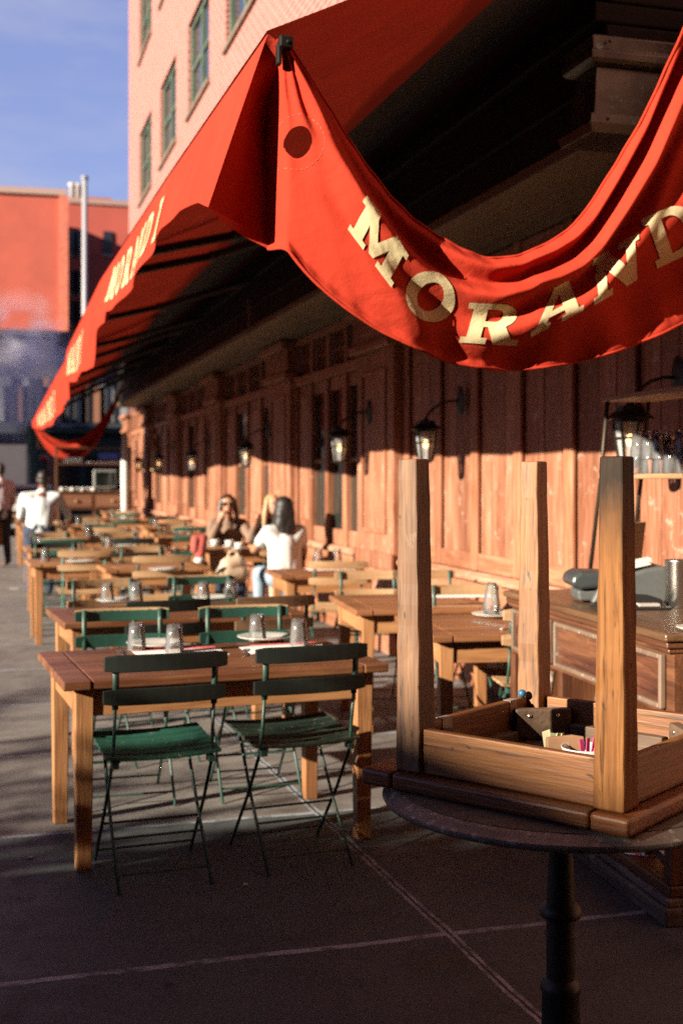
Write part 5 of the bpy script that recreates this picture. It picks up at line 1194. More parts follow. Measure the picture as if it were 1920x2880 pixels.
# ------------------------------------------------------------------ people
SKIN = plain('tan_skin', (0.50, 0.24, 0.14), 0.5); SKIN2 = plain('brown_skin', (0.24, 0.10, 0.055), 0.5); SKIN3 = plain('fair_skin', (0.62, 0.36, 0.25), 0.5)
def blob(name, caps, mat, parent, vox=0.009, smooth_it=4, ell=()):
    """one continuous surface from tapered limbs"""
    mb = MB()
    for p0, r0, p1, r1 in caps:
        p0, p1 = Vector(p0), Vector(p1)
        mb.tube([p0, p1], [r0, r1], 14); mb.sphere(p0, r0, seg=14, rings=8); mb.sphere(p1, r1, seg=14, rings=8)
    for c, r_ in ell: mb.sphere(c, r_, seg=18, rings=12)
    o = mb.build(name, mat, parent, smooth=True, weld=False)
    md = o.modifiers.new('skin', 'REMESH'); md.mode = 'VOXEL'; md.voxel_size = vox; md.use_smooth_shade = True
    ms = o.modifiers.new('smooth', 'SMOOTH'); ms.factor = 0.5; ms.iterations = smooth_it
    return o
def head_parts(h, tilt=Vector((0, 1, 0))):
    """head facing +y around centre h: skull, jaw, nose, ears, brow, lips"""
    h = Vector(h); c = []; e = []
    e += [(h + Vector((0, -0.012, 0.025)), (0.074, 0.092, 0.088)), (h + Vector((0, 0.022, -0.035)), (0.058, 0.066, 0.075))]
    c += [((0, 0.086, 0.015), 0.010, (0, 0.102, -0.022), 0.014), ((-0.025, 0.074, -0.058), 0.010, (0.025, 0.074, -0.058), 0.010), ((0, 0.062, -0.092), 0.018, (0, 0.05, -0.088), 0.02), ((-0.04, 0.068, 0.03), 0.012, (0.04, 0.068, 0.03), 0.012)]
    for s_ in (-1, 1): c.append(((s_ * 0.074, -0.005, 0.02), 0.012, (s_ * 0.072, -0.002, -0.02), 0.010)); c.append(((s_ * 0.04, 0.055, -0.022), 0.022, (s_ * 0.038, 0.05, -0.04), 0.02))
    c = [(h + Vector(a), r0, h + Vector(b), r1) for a, r0, b, r1 in c]
    return c, e
def hand(wr, d, n, s_, curl=0.5):
    """palm, four unequal bent fingers and a thumb; d = along the hand, n = palm normal"""
    wr, d, n = Vector(wr), Vector(d).normalized(), Vector(n).normalized(); t = d.cross(n).normalized() * s_
    c = [(wr, 0.024, wr + d * 0.03, 0.026), (wr + d * 0.03 - t * 0.022, 0.015, wr + d * 0.08 - t * 0.028, 0.013), (wr + d * 0.03 + t * 0.02, 0.016, wr + d * 0.085 + t * 0.026, 0.014), (wr + d * 0.03, 0.017, wr + d * 0.088, 0.014)]
    for k, (o_, ln) in enumerate(((0.028, 0.066), (0.010, 0.076), (-0.009, 0.071), (-0.027, 0.055))):
        a = wr + d * 0.085 + t * o_; b = a + (d * math.cos(curl * 0.7) + n * math.sin(curl * 0.7)) * ln * 0.5; e = b + (d * math.cos(curl * 1.7) + n * math.sin(curl * 1.7)) * ln * 0.5
        c += [(a, 0.0095, b, 0.009), (b, 0.009, e, 0.0078)]
    a = wr + d * 0.025 + t * 0.024; b = a + (d * 0.6 + t * 0.8 + n * 0.2).normalized() * 0.035; e = b + (d * 0.9 + t * 0.3 + n * 0.35).normalized() * 0.032
    c += [(a, 0.014, b, 0.0115), (b, 0.0115, e, 0.009)]
    return c
def figure(label, loc, rz, skin, hipz, J, shirt, sleeves, trousers, hair, extra=None, headc=None):
    """J: joint positions in the local frame (faces +y)"""
    r_ = thing('person', label, 'person', loc, rz); V = Vector
    nk, ch, hp = V(J['neck']), V(J['chest']), V(J['hip']); hd = V(J['head'])
    hc, he = head_parts(hd)
    caps = list(hc) + [(nk, 0.055, hd + V((0, -0.01, -0.04)), 0.05), (nk, 0.06, ch, 0.11), (ch, 0.12, hp, 0.115)]
    sh_caps = [(nk + V((0, -0.01, -0.015)), 0.068, nk + V((0, 0, -0.05)), 0.08), (nk + V((0, 0, -0.05)), 0.075, ch, 0.125), (ch, 0.135, hp, 0.13)]
    for s_, k in ((-1, 'l'), (1, 'r')):
        sh, el, wr = V(J['sh' + k]), V(J['el' + k]), V(J['wr' + k])
        caps += [(nk + V((0, 0, -0.03)), 0.045, sh, 0.055), (ch + V((s_ * 0.06, 0, 0)), 0.10, sh, 0.05), (sh, 0.052, el, 0.038), (el, 0.038, wr, 0.025), (hp + V((s_ * 0.05, 0, 0)), 0.11, hp + V((s_ * 0.09, 0, 0)), 0.10)]
        d = (wr - el).normalized(); caps += hand(wr, J.get('hd' + k, d), J.get('hn' + k, (0, 0, -1)), s_, J.get('curl', 0.5))
        kn, an = V(J['kn' + k]), V(J['an' + k]); hj = hp + V((s_ * 0.095, 0, -0.01))
        caps += [(hj, 0.085, kn, 0.058), (kn, 0.058, an, 0.038), (an, 0.038, an + V((0, 0.13, -0.035)), 0.033)]
        sh_caps += [(nk + V((0, 0, -0.045)), 0.06, sh, 0.066), (ch + V((s_ * 0.065, 0, 0)), 0.115, sh, 0.062), (hp + V((s_ * 0.05, 0, 0.04)), 0.125, ch + V((s_ * 0.06, 0, 0)), 0.11)]
        e_ = sh.lerp(el, min(1, sleeves)); sh_caps.append((sh, 0.066, e_, 0.058 if sleeves < 1 else 0.05))
        if sleeves > 1: sh_caps.append((el, 0.05, el.lerp(wr, sleeves - 1), 0.042))
    blob('body', caps, skin, r_, 0.0075, 3, he)
    blob('shirt', sh_caps, shirt, r_, 0.011, 5)
    tr = []
    for s_, k in ((-1, 'l'), (1, 'r')):
        kn, an = V(J['kn' + k]), V(J['an' + k]); hj = hp + V((s_ * 0.095, 0, -0.01)); tr += [(hp + V((s_ * 0.04, 0, 0.03)), 0.128, hj, 0.115), (hj, 0.105, kn, 0.075), (kn, 0.075, an + V((0, 0, 0.03)), 0.055)]
    blob('trousers', tr, trousers, r_, 0.011, 4)
    hm, kind = hair
    if kind == 'short': e = [(hd + V((0, -0.022, 0.040)), (0.080, 0.092, 0.085)), (hd + V((0, -0.045, -0.02)), (0.072, 0.062, 0.06))]; c = []
    elif kind == 'long':
        e = [(hd + V((0, -0.028, 0.035)), (0.096, 0.102, 0.100)), (hd + V((0, -0.055, -0.06)), (0.108, 0.078, 0.12)), (hd + V((0.03, -0.075, -0.16)), (0.080, 0.055, 0.12)), (hd + V((-0.04, -0.075, -0.15)), (0.07, 0.05, 0.10))]
        c = [(hd + V((s_ * 0.07, -0.03, 0.0)), 0.035, hd + V((s_ * 0.085, -0.02, -0.16)), 0.034) for s_ in (-1, 1)] + [(hd + V((s_ * 0.04, -0.07, -0.05)), 0.06, hd + V((s_ * 0.035, -0.10, -0.22)), 0.03) for s_ in (-1, 1)] + [(hd + V((0.01, -0.1, -0.18)), 0.035, hd + V((0.0, -0.125, -0.33)), 0.014)]
    else:
        e = [(hd + V((0, -0.028, 0.036)), (0.090, 0.098, 0.094))]
        c = [(hd + V((s_ * 0.075, 0.01, 0.05)), 0.028, hd + V((s_ * 0.10, 0.01, -0.10)), 0.034) for s_ in (-1, 1)] + [(hd + V((s_ * 0.10, 0.01, -0.10)), 0.034, hd + V((s_ * 0.12, 0.02, -0.27)), 0.022) for s_ in (-1, 1)] + [(hd + V((0, -0.07, -0.02)), 0.07, hd + V((0, -0.09, -0.22)), 0.05)]
    blob('hair', c, hm, r_, 0.010, 3, e)
    if extra != 'glasses':
        mb = MB()
        for s_ in (-1, 1): mb.sphere(hd + V((s_ * 0.031, 0.071, 0.012)), (0.012, 0.008, 0.007), seg=10, rings=6)
        mb.build('eyes', plain('dark_eyes', (0.03, 0.02, 0.015), 0.2), r_, smooth=True)
    else:
        mb = MB()
        for s_ in (-1, 1): mb.sphere(hd + V((s_ * 0.034, 0.088, 0.010)), (0.030, 0.010, 0.024), seg=14, rings=8); mb.tube([hd + V((s_ * 0.06, 0.085, 0.018)), hd + V((s_ * 0.08, 0.0, 0.02))], 0.004, 6)
        mb.tube([hd + V((-0.01, 0.098, 0.018)), hd + V((0.01, 0.098, 0.018))], 0.004, 6)
        mb.build('sunglasses', plain('dark_lens', (0.015, 0.012, 0.012), 0.1), r_, smooth=True)
        mb = MB(); mb.tube([hd + V((-0.024, 0.086, -0.056)), hd + V((0, 0.092, -0.060)), hd + V((0.024, 0.086, -0.056))], 0.007, 6); mb.build('lips', plain('lip_colour', (0.55, 0.16, 0.13), 0.4), r_, smooth=True)
    return r_
HAIRD = plain('black_hair', (0.012, 0.009, 0.009), 0.55); HAIRB = plain('brown_hair', (0.045, 0.02, 0.012), 0.4); HAIRY = plain('blonde_hair', (0.50, 0.33, 0.17), 0.5)
SEAT = dict(hip=(0, -0.02, 0.53), chest=(0, 0.0, 0.83), neck=(0, 0.02, 1.03), head=(0, 0.06, 1.19), shl=(-0.17, 0.01, 0.97), shr=(0.17, 0.01, 0.97), knl=(-0.12, 0.42, 0.53), knr=(0.12, 0.42, 0.53), anl=(-0.13, 0.40, 0.09), anr=(0.13, 0.40, 0.09),
            ell=(-0.24, 0.16, 0.74), elr=(0.24, 0.16, 0.74), wrl=(-0.14, 0.40, 0.77), wrr=(0.14, 0.40, 0.77))
whitec = plain('white_cotton', (0.80, 0.79, 0.80), 0.85); jeans = plain('light_denim', (0.30, 0.40, 0.52), 0.85); darkd = plain('dark_denim', (0.03, 0.05, 0.10), 0.85)
jk = plain('grey_brown_wrap', (0.27, 0.17, 0.12), 0.85); beige = plain('beige_cotton', (0.62, 0.47, 0.34), 0.85); blackc = plain('black_cloth', (0.015, 0.014, 0.016), 0.85)
J1 = dict(SEAT); J1.update(elr=(0.22, 0.24, 0.76), wrr=(0.10, 0.20, 1.02), hdr=(-0.3, -0.1, 1), hnr=(-0.6, -0.7, -0.3), ell=(-0.26, 0.20, 0.80), wrl=(-0.30, 0.36, 1.0), hdl=(-0.4, 0.4, 0.7), hnl=(0.5, -0.5, 0), curl=0.9)
p1 = onZ(640, 1412, 1.21); p1 = cw((640 - 960) / F * 14.1, 14.1)
figure('woman in dark sunglasses with long brown hair facing the camera, hand raised to her chin', (p1[0], p1[1], 0), R(172), SKIN, 0.5, J1, jk, 1.75, darkd, (HAIRB, 'parted'), 'glasses')
J2 = dict(SEAT); J2.update(elr=(0.27, 0.16, 0.76), wrr=(0.16, 0.40, 0.79), ell=(-0.26, 0.18, 0.78), wrl=(-0.20, 0.42, 0.80), head=(0.0, 0.05, 1.19))
p2 = cw((800 - 960) / F * 12.05, 12.05)
figure('woman in a white short-sleeved top with long black hair, seen from behind', (p2[0], p2[1], 0), R(6), SKIN, 0.5, J2, whitec, 0.55, jeans, (HAIRD, 'long'))
p3 = cw((766 - 960) / F * 14.1, 14.1)
figure('blonde woman in black half hidden behind the woman in the white top', (p3[0] - 0.02, p3[1], 0), R(190), SKIN3, 0.5, dict(SEAT), blackc, 1.6, beige, (HAIRY, 'parted'))
STAND = dict(hip=(0, -0.03, 0.93), chest=(0, 0.0, 1.25), neck=(0, 0.0, 1.47), head=(0, 0.03, 1.64), shl=(-0.20, 0, 1.40), shr=(0.20, 0, 1.40), ell=(-0.25, -0.01, 1.12), elr=(0.25, -0.01, 1.12), wrl=(-0.24, 0.12, 0.92), wrr=(0.24, 0.12, 0.92), knl=(-0.11, 0.02, 0.50), knr=(0.11, 0.0, 0.50), anl=(-0.12, 0, 0.075), anr=(0.12, -0.05, 0.075))
J4 = dict(STAND); J4.update(hip=(0, -0.05, 0.84), chest=(0.02, 0.04, 1.13), neck=(0.03, 0.12, 1.33), head=(0.04, 0.18, 1.48), shl=(-0.19, 0.08, 1.26), shr=(0.22, 0.10, 1.26), ell=(-0.24, 0.22, 1.02), elr=(0.34, 0.24, 1.05), wrl=(-0.20, 0.42, 0.96), wrr=(0.36, 0.46, 0.96), knl=(-0.11, 0.02, 0.46), knr=(0.11, 0.02, 0.46))
p4 = cw((112 - 960) / F * 15.3, 15.3)
figure('man in a white shirt seen from behind, leaning at the kerb-side tables', (p4[0], p4[1], 0), R(-4), SKIN2, 0.8, J4, plain('pale_blue_shirt', (0.74, 0.78, 0.82), 0.85), 1.8, darkd, (HAIRD, 'short'))
p5 = cw((2 - 960) / F * 20.5, 20.5)
w5 = figure('waiter in a pink-striped white shirt, brown apron and black trousers at the left edge', (p5[0], p5[1], 0), R(30), SKIN2, 0.9, STAND, paint('pink_striped_shirt', (0.70, 0.60, 0.66), 0.85, None, var=0.2, scale=30), 1.3, blackc, (HAIRD, 'short'))
blob('apron', [((-0.09, 0.06, 0.98), 0.10, (-0.11, 0.08, 0.45), 0.10), ((0.09, 0.06, 0.98), 0.10, (0.11, 0.08, 0.45), 0.10), ((0, 0.07, 0.98), 0.115, (0, 0.08, 0.45), 0.11), ((-0.08, -0.02, 0.98), 0.12, (0.08, -0.02, 0.98), 0.12)], plain('brown_apron_cloth', (0.30, 0.11, 0.05), 0.85), w5, 0.014, 4)
# red jacket with a white lining hung over a chair, beige bag on a chair
pj = cw((548 - 960) / F * 12.9, 12.9)
o = blob('red_jacket', [((0.10, 0, 0.86), 0.045, (0.0, -0.01, 0.85), 0.045), ((0.08, -0.02, 0.84), 0.05, (0.05, -0.03, 0.68), 0.06), ((0.0, -0.03, 0.84), 0.045, (-0.01, -0.04, 0.74), 0.045)], plain('red_cloth', (0.52, 0.10, 0.08), 0.85), None, 0.012); o.location = (pj[0], pj[1], 0); tag(o, 'crumpled red jacket with a white cuff hanging over a chair beside the coffee cups', 'jacket')
c2 = blob('cuff', [((0.06, -0.03, 0.66), 0.055, (0.03, -0.03, 0.60), 0.05)], whitec, None, 0.012); c2.parent = o
o = blob('beige_bag', [((-0.07, 0, 0.50), 0.10, (0.07, 0.02, 0.50), 0.10), ((-0.05, 0, 0.58), 0.085, (0.05, 0.02, 0.60), 0.085), ((-0.08, 0, 0.60), 0.014, (-0.03, 0, 0.72), 0.014), ((-0.03, 0, 0.72), 0.014, (0.04, 0, 0.72), 0.014), ((0.04, 0, 0.72), 0.014, (0.08, 0, 0.60), 0.014)], plain('beige_leather', (0.66, 0.50, 0.36), 0.7), None, 0.012); pb = cw((655 - 960) / F * 11.9, 11.9); o.location = (pb[0], pb[1], 0.06); tag(o, 'plump beige bag on a chair in front of the coffee table', 'bag')

# ------------------------------------------------------------------ far street
def far_street():
    stucco = paint('orange_stucco', (0.60, 0.122, 0.078), 0.9, None, var=0.14, scale=1.5)
    dark = paint('dark_red_stucco', (0.60, 0.12, 0.085), 0.9, None, var=0.1, scale=1.5)
    cop = plain('pale_coping', (0.55, 0.36, 0.30), 0.8)
    Y = 70.0
    b = thing('orange_building', 'tall blank orange building across the street with a pale parapet', 'building', (0, 0, 0))
    xr = onY(193, 700, Y).x; zt = onY(100, 546, Y).z
    A_ = Vector((xr, Y)); B_ = A_ + 26 * Vector((-0.998, 0.06)); plan = [tuple(A_), (xr + 0.5, Y + 9), (B_.x + 3, B_.y + 9), tuple(B_)]
    mb = MB(); mb.prism(plan, 0, zt, 'z'); mb.build('wall', stucco, b)
    mb = MB(); mb.prism([(x_ - 0.1, y_ - 0.15) for x_, y_ in plan], zt + 0.005, zt + 0.35, 'z'); mb.build('coping', cop, b)
    mb = MB(); mb.prism([(xr - 0.01, Y - 0.14), (xr - 0.52, Y - 0.11), (xr - 0.52, Y + 0.02), (xr - 0.01, Y - 0.01)], 5, zt - 0.01, 'z'); mb.build('corner_strip', paint('orange_strip', (0.72, 0.20, 0.125), 0.85), b)
    b2_ = thing('red_building', 'dark red building set back behind the metal flue', 'building', (0, 0, 0))
    Y2 = Y + 8; x0 = onY(196, 700, Y2).x; x1 = onY(420, 700, Y2).x; z2 = onY(300, 566, Y2).z
    mb = MB(); mb.b2((x0, Y2 + 1.1, 0), (x1, Y2 + 14, z2)); mb.build('wall', dark, b2_)
    mb = MB(); mb.b2((x0, Y2 + 1.0, z2 + 0.003), (x1 + 0.1, Y2 + 14.1, z2 + 0.35)); mb.build('coping', cop, b2_)
    mb = MB(); q = onY(255, 545, Y2); mb.b2((q.x, Y2 + 3, z2), (q.x + 1.6, Y2 + 6, z2 + 0.9)); mb.build('roof_box', dark, b2_)
    wg = plain('far_dark_glass', (0.03, 0.035, 0.045), 0.15)
    for px in (205, 222, 303):
        for py in (675, 785, 870) if px < 250 else (675,):
            p = onY(px, py, Y2 + 1.1); mb = MB(); mb.b2((p.x - 0.28, Y2 + 1.0, p.z - 0.95), (p.x + 0.28, Y2 + 1.095, p.z + 0.55)); wo = mb.build('window', wg, b2_)
            mb = MB(); mb.b2((p.x - 0.35, Y2 + 0.92, p.z - 1.1), (p.x + 0.35, Y2 + 1.09, p.z - 0.955)); mb.build('sill', cop, wo)
    f = thing('metal_flue', 'tall pale metal flue pipe standing before the dark red building', 'flue', (0, 0, 0))
    p = onY(239, 505, Y - 0.6); mb = MB(); mb.tube([(p.x, Y - 0.6, 0), (p.x, Y - 0.6, p.z)], 0.15, 12); mb.build('pipe', plain('galvanised_pipe', (0.45, 0.45, 0.50), 0.5), f, smooth=True)
    mb = MB(); mb.tube([(p.x, Y - 0.6, p.z), (p.x, Y - 0.6, p.z + 0.18)], 0.20, 12); mb.build('cap', plain('pipe_cap', (0.3, 0.3, 0.32), 0.5), f)
    for i, px in enumerate((205, 222)):
        p = onY(px, 560, Y2 + 2); v_ = thing('roof_vent', ['short roof vent left of the metal flue', 'wider roof vent beside the metal flue'][i], 'roof vent', (p.x, Y2 + 2, z2 + 0.35)); mb = MB(); mb.lathe([(0, 0), (0.22 + 0.06 * i, 0), (0.22 + 0.06 * i, 0.9), (0.3 + 0.06 * i, 0.95), (0.3, 1.1), (0, 1.15)], 12); mb.build('vent_pipe', plain('pale_vent', (0.62, 0.58, 0.58), 0.6), v_, smooth=True)
    # low dark building with a tall window band
    Y3 = 58.0; lb = thing('low_grey_building', 'low dark grey building with a band of tall pale windows behind the steam', 'building', (0, 0, 0))
    gr = paint('dark_grey_wall', (0.12, 0.105, 0.13), 0.8, None, scale=2); z3 = onY(100, 945, Y3).z; xe = onY(480, 900, Y3).x
    mb = MB(); mb.b2((-26, Y3, 0), (xe, Y3 + 10, z3)); mb.build('wall', gr, lb)
    mb = MB(); mb.b2((-26.1, Y3 - 0.2, z3 + 0.003), (xe + 0.1, Y3 + 10, z3 + 0.25)); mb.build('roof_edge', gr, lb)
    za, zb = onY(0, 1185, Y3).z, onY(0, 1060, Y3).z
    for i, px in enumerate((10, 47, 82, 118, 152, 190, 222, 262, 300, 338)):
        p = onY(px, 1100, Y3); w_ = (0.34, 0.55, 0.30)[i % 3]
        mb = MB(); mb.b2((p.x - w_, Y3 - 0.06, za), (p.x + w_, Y3 - 0.004, zb - (0.4 if i % 2 else 0))); wo = mb.build('window', [plain('pale_blind', (0.42, 0.43, 0.45), 0.6), plain('orange_blind', (0.40, 0.18, 0.11), 0.6)][1 if i % 3 == 1 else 0], lb)
        mb = MB(); mb.b2((p.x + w_ + 0.01, Y3 - 0.12, za), (p.x + w_ + 0.16, Y3 - 0.004, zb)); mb.build('window_frame', plain('dark_frame', (0.03, 0.035, 0.045), 0.5), wo)
    mb = MB(); mb.b2((-26, Y3 - 0.5, za - 0.55), (xe, Y3 - 0.007, za - 0.05)); mb.build('canopy', plain('dark_canopy', (0.04, 0.045, 0.055), 0.7), lb)
    # green shop kiosk and signal at the corner
    Y4 = 44.0
    k = thing('green_kiosk', 'dark green shop front with small bright signs beyond the far awning', 'kiosk', (0, 0, 0))
    x0, x1 = onY(85, 1300, Y4).x, onY(345, 1300, Y4).x
    gk = paint('dark_green_front', (0.02, 0.07, 0.06), 0.5); mb = MB(); mb.b2((x0, Y4, 0), (x1, Y4 + 4, 3.1)); mb.build('front_wall', gk, k)
    mb = MB(); mb.b2((x0 - 0.1, Y4 - 0.5, 3.102), (x1 + 0.1, Y4 + 4, 3.3)); mb.build('roof', gk, k)
    for px, py, w_, h, col in ((206, 1203, 0.5, 0.12, (0.30, 0.42, 0.50)), (245, 1208, 0.5, 0.12, (0.25, 0.38, 0.5)), (305, 1283, 0.35, 0.12, (0.40, 0.42, 0.75)), (308, 1302, 0.35, 0.1, (0.7, 0.07, 0.06)), (146, 1320, 0.16, 0.55, (0.36, 0.17, 0.12)), (150, 1262, 0.2, 0.2, (0.05, 0.16, 0.13))):
        p = onY(px, py, Y4); mb = MB(); mb.b2((p.x - w_, Y4 - 0.05, p.z - h), (p.x + w_, Y4 - 0.003, p.z + h)); mb.build('sign_board', plain('sign_%d_%d' % (px, py), col, 0.5), k)
    for px in (165, 190, 215, 262):
        p = onY(px, 1320, Y4); mb = MB(); mb.b2((p.x - 0.22, Y4 - 0.04, 0.6), (p.x + 0.1, Y4 - 0.003, 2.3)); mb.build('shop_window', plain('kiosk_glass', (0.02, 0.03, 0.03), 0.1), k)
    Y5 = 38.0; p = onY(95, 1340, Y5); s_ = thing('signal_post', 'green signal post with a yellow pedestrian signal and a red lamp', 'traffic signal', (p.x, Y5, -0.13))
    mb = MB(); mb.tube([(0, 0, 0), (0, 0, 3.35)], 0.06, 10); mb.build('post', paint('green_post', (0.02, 0.07, 0.05), 0.5), s_)
    mb = MB(); mb.box((0.25, 0, 2.72), (0.34, 0.2, 0.40)); mb.build('signal_box', plain('yellow_housing', (0.50, 0.36, 0.12), 0.5), s_, bevel=0.03)
    mb = MB(); mb.box((0.25, -0.11, 2.72), (0.14, 0.02, 0.26)); mb.build('signal_face', M_DARK, s_)
    mb = MB(); mb.sphere((0.30, -0.02, 2.24), 0.13); mb.build('red_lamp', plain('red_signal_lens', (0.45, 0.02, 0.02), 0.3), s_, smooth=True)
    mb = MB(); mb.b2((-0.16, 0.02, 2.35), (-0.07, 0.06, 3.1)); mb.b2((0.07, 0.02, 3.0), (0.5, 0.06, 3.15)); mb.build('street_plate', paint('green_plate', (0.02, 0.16, 0.13), 0.5), s_)
    # parked pale car
    p = onY(62, 1360, 34.0); c_ = thing('parked_car', 'white car parked beyond the man in the white shirt', 'car', (p.x - 0.1, 34, -0.13), 0)
    body = plain('white_car_paint', (0.72, 0.72, 0.70), 0.25); mb = MB(); mb.prism([(-2.1, 0.35), (2.1, 0.35), (2.15, 0.75), (1.9, 0.95), (1.1, 1.02), (0.6, 1.45), (-1.0, 1.47), (-1.6, 1.05), (-2.1, 0.95)], -0.85, 0.85, 'x', Matrix.Rotation(0, 4, 'Z')); mb.build('car_body', body, c_, bevel=0.06, seg=3)
    mb = MB(); mb.b2((-0.86, -1.3, 1.05), (0.86, 0.8, 1.38)); mb.build('car_windows', plain('car_glass', (0.02, 0.025, 0.03), 0.05), c_, bevel=0.03)
    for x in (-0.78, 0.78):
        for y in (-1.35, 1.35):
            mb = MB(); mb.tube([(x - 0.1, y, 0.33), (x + 0.1, y, 0.33)], 0.33, 20); w_ = mb.build('wheel', plain('tyre_rubber', (0.02, 0.02, 0.02), 0.8), c_, smooth=False)
            mb = MB(); mb.tube([(x - 0.11, y, 0.33), (x + 0.11, y, 0.33)], 0.19, 16); mb.build('rim', M_STEEL, w_)
    for x in (-0.6, 0.6):
        mb = MB(); mb.b2((x - 0.16, -2.16, 0.72), (x + 0.16, -2.08, 0.88)); mb.build('headlight', plain('lamp_lens', (0.8, 0.8, 0.78), 0.1), c_, bevel=0.02)
    mb = MB(); mb.b2((-0.38, -2.17, 0.5), (0.38, -2.11, 0.8)); mb.build('grille', M_DARK, c_, bevel=0.02)
far_street()
def steam():
    m = bpy.data.materials.new('steam_vapour'); m.use_nodes = True; nt = m.node_tree; nt.nodes.clear()
    o_ = nt.nodes.new('ShaderNodeOutputMaterial'); pv = nt.nodes.new('ShaderNodeVolumePrincipled'); pv.inputs['Color'].default_value = (0.84, 0.83, 0.97, 1); pv.inputs['Anisotropy'].default_value = 0.2
    tc = nt.nodes.new('ShaderNodeTexCoord'); nz = nt.nodes.new('ShaderNodeTexNoise'); nz.inputs['Scale'].default_value = 0.7; nz.inputs['Detail'].default_value = 5; nz.inputs['Roughness'].default_value = 0.6
    gr = nt.nodes.new('ShaderNodeTexGradient'); gr.gradient_type = 'SPHERICAL'; mp = nt.nodes.new('ShaderNodeMapping'); mp.inputs['Scale'].default_value = (1 / 2.6, 1 / 2.0, 1 / 3.4)
    r_ = nt.nodes.new('ShaderNodeMapRange'); r_.inputs['From Min'].default_value = 0.42; r_.inputs['From Max'].default_value = 0.72; r_.inputs['To Max'].default_value = 3.0
    mu = nt.nodes.new('ShaderNodeMath'); mu.operation = 'MULTIPLY'
    nt.links.new(tc.outputs['Object'], nz.inputs['Vector']); nt.links.new(tc.outputs['Object'], mp.inputs['Vector']); nt.links.new(mp.outputs[0], gr.inputs['Vector'])
    nt.links.new(nz.outputs['Fac'], r_.inputs['Value']); nt.links.new(r_.outputs[0], mu.inputs[0]); nt.links.new(gr.outputs['Fac'], mu.inputs[1]); nt.links.new(mu.outputs[0], pv.inputs['Density']); nt.links.new(pv.outputs[0], o_.inputs['Volume'])
    mb = MB(); mb.sphere((0, 0, 0), (2.6, 2.0, 3.4), seg=20, rings=12); o = mb.build('steam', m); p = onY(60, 1035, 52.0); o.location = (p.x, 52.0, p.z); o['kind'] = 'stuff'; o['label'] = 'pale lavender steam drifting before the low grey building'; o['category'] = 'steam'
steam()

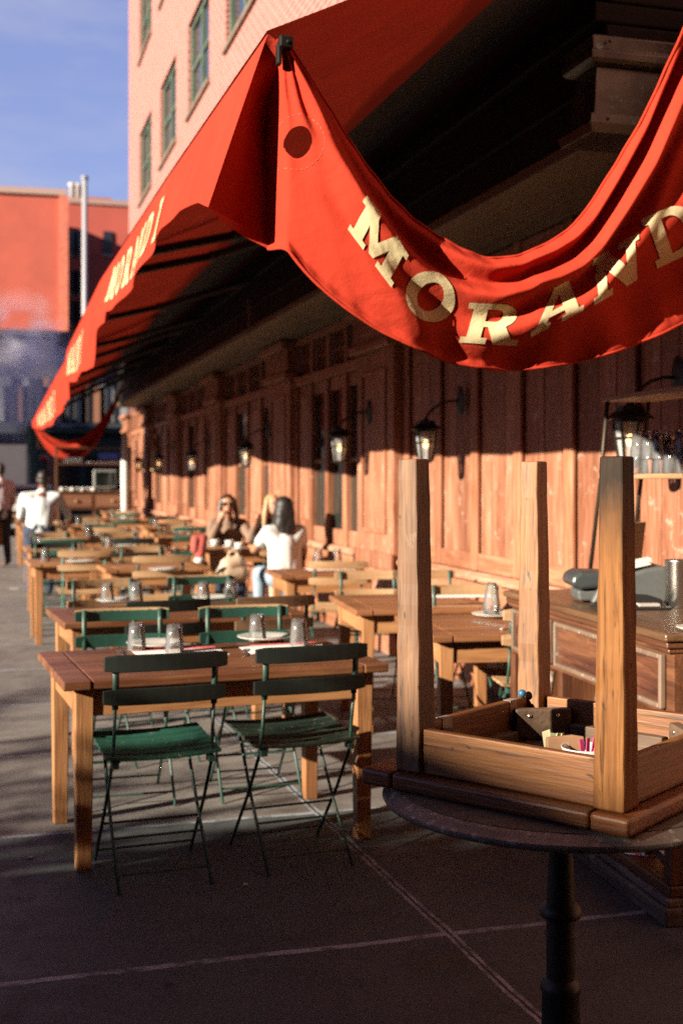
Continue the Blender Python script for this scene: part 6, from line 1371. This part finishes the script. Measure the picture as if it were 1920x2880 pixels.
# ------------------------------------------------------------------ across the street behind the camera: pavement shadow casters, plus added blocks against sky light
def opposite():
    o = thing('opposite_building', 'low brick building on the other side of the street', 'building', (0, 0, 0))
    w0, s0 = 3.25, -20.0; d = Vector((0.945, 0.325)); n = Vector((-0.325, 0.945)); c = d * s0 + n * w0; h = 8.44
    mb = MB(); mb.b2((c.x - 12, c.y - 40, 0), (c.x, c.y, h)); mb.build('wall', MATS.get('opp') or paint('opposite_brick', (0.28, 0.12, 0.08), 0.9), o)
    mb = MB()
    for i in range(8):
        for z in (1.2, 4.4):
            mb.b2((c.x + 0.003, c.y - 3 - i * 4.4, z), (c.x + 0.05, c.y - 1.4 - i * 4.4, z + 1.8))
    mb.build('window', plain('opposite_glass', (0.03, 0.035, 0.04), 0.1), o)
    for nm, lab, a, b_ in (('sky_block_behind', 'unseen brick block added behind the camera to hold back sky light', (-15, -44, 17), (14, -10, 17)), ('sky_block_row', 'unseen tall block added farther up the street to hold back sky light', (-44, 25, 20), (-21, 40, 20))):  # two blocks added out of view to hold back sky fill
        t = thing(nm, lab, 'building', (0, 0, 0)); mb = MB(); mb.b2((a[0], a[1], 0), (b_[0], b_[1], a[2])); mb.build('wall', paint('opposite_brick', (0.28, 0.12, 0.08), 0.9), t)
        mb = MB()
        for i in range(7):
            for j in range(4):
                if nm == 'sky_block_behind': mb.b2((a[0] + 2 + i * 3.9, b_[1] + 0.003, 1.5 + j * 4), (a[0] + 3.6 + i * 3.9, b_[1] + 0.05, 3.7 + j * 4))
                else: mb.b2((b_[0] + 0.003, a[1] + 1.5 + i * 3.6, 1.5 + j * 4.6), (b_[0] + 0.05, a[1] + 3.2 + i * 3.6, 4 + j * 4.6))
        mb.build('window', plain('opposite_glass', (0.03, 0.035, 0.04), 0.1), t)
    t = thing('sky_block_tall', 'unseen tall brick block added across the street to cut sky light', 'building', (0, 0, 0)); mb = MB(); mb.b2((-26, -70, 0), (-20.6, -9.0, 24)); mb.build('wall', paint('opposite_brick', (0.28, 0.12, 0.08), 0.9), t)  # tall block added out of view, cuts sky light from the left
    mb = MB()
    for i in range(8):
        for j in range(3): mb.b2((-20.597, -12 - i * 4, 9.5 + j * 4.4), (-20.55, -10.2 - i * 4, 12 + j * 4.4))
    mb.build('window', plain('opposite_glass', (0.03, 0.035, 0.04), 0.1), t)
    v_ = thing('shade_van', 'unseen grey van added at the kerb to shade the ground before the tables', 'van', (-4.32, 2.85, -0.13), R(180))  # van added out of view to lay a low shade band on the ground
    vb = plain('grey_van_paint', (0.30, 0.31, 0.33), 0.35); X = lambda a: -a
    mb = MB(); mb.prism([(0.0, 0.45), (0.0, 2.12), (0.15, 2.22), (3.5, 2.22), (4.1, 1.35), (5.0, 1.15), (5.1, 0.45)], 0.0, 1.85, 'x'); mb.build('van_body', vb, v_, bevel=0.06, seg=3)
    for z0, pts in ((0, 0),):
        for xx in (-0.004, 1.854):
            mb = MB(); mb.prism([(2.75, 1.3), (2.75, 1.95), (3.45, 1.95), (3.9, 1.3)], xx - 0.004, xx + 0.004, 'x'); mb.build('side_window', plain('car_glass', (0.02, 0.025, 0.03), 0.05), v_)
    for xx in (0.1, 1.75):
        for yy in (0.9, 4.2):
            mb = MB(); mb.tube([(xx - 0.12, yy, 0.35), (xx + 0.12, yy, 0.35)], 0.35, 20); w_ = mb.build('wheel', plain('tyre_rubber', (0.02, 0.02, 0.02), 0.8), v_)
            mb = MB(); mb.tube([(xx - 0.13, yy, 0.35), (xx + 0.13, yy, 0.35)], 0.2, 16); mb.build('rim', M_STEEL, w_)
    # a street tree with thin foliage: dapples the pavement on the left
    for seed, s_at, w_at, lift, lab in ((5, -11.5, 6.7, 0.0, 'thin street tree across the road, the farther one'), (9, -9.3, 4.75, -0.75, 'thin young street tree added out of view to break up shade, the nearer one')):  # nearer tree added to break up the hard edge of the van shade
        rnd = random.Random(seed); t = thing('street_tree', lab, 'tree', (0, 0, 0), 0, 'street trees across the road'); P = d * s_at + n * w_at
        bark = paint('tree_bark', (0.10, 0.07, 0.05), 0.9); mb = MB(); mb.tube([(P.x, P.y, -0.13), (P.x + 0.1, P.y, 1.6), (P.x, P.y + 0.1, 3.4), (P.x, P.y, 5.0 + lift)], [0.14, 0.11, 0.08, 0.03], 10)
        mbl = MB()
        for i in range(26):
            a = rnd.uniform(0, 6.28); z = rnd.uniform(2.6, 4.6) + lift; L_ = rnd.uniform(0.8, 2.2); e = Vector((P.x + math.cos(a) * L_, P.y + math.sin(a) * L_, z + rnd.uniform(0.1, 0.7)))
            mb.tube([(P.x, P.y, z), ((P.x + e.x) / 2, (P.y + e.y) / 2, (z + e.z) / 2 + 0.05), e], [0.035, 0.022, 0.008], 5)
            for j in range(70):
                q = Vector((P.x, P.y, z)).lerp(e, rnd.uniform(0.45, 1.05)) + Vector((rnd.gauss(0, 0.16), rnd.gauss(0, 0.16), rnd.gauss(0, 0.10)))
                M = Matrix.Translation(q) @ Matrix.Rotation(rnd.uniform(0, 6.28), 4, 'Z') @ Matrix.Rotation(rnd.uniform(-1, 1), 4, 'X'); s_ = rnd.uniform(0.05, 0.09)
                mbl._add([(-s_, 0, 0), (0, -s_ * 0.5, 0), (s_, 0, 0), (0, s_ * 0.5, 0)], [(0, 1, 2, 3)], M)
        mb.build('trunk', bark, t, smooth=True); mbl.build('crown', paint('tree_leaf', (0.06, 0.10, 0.03), 0.7), t, weld=False)

opposite()
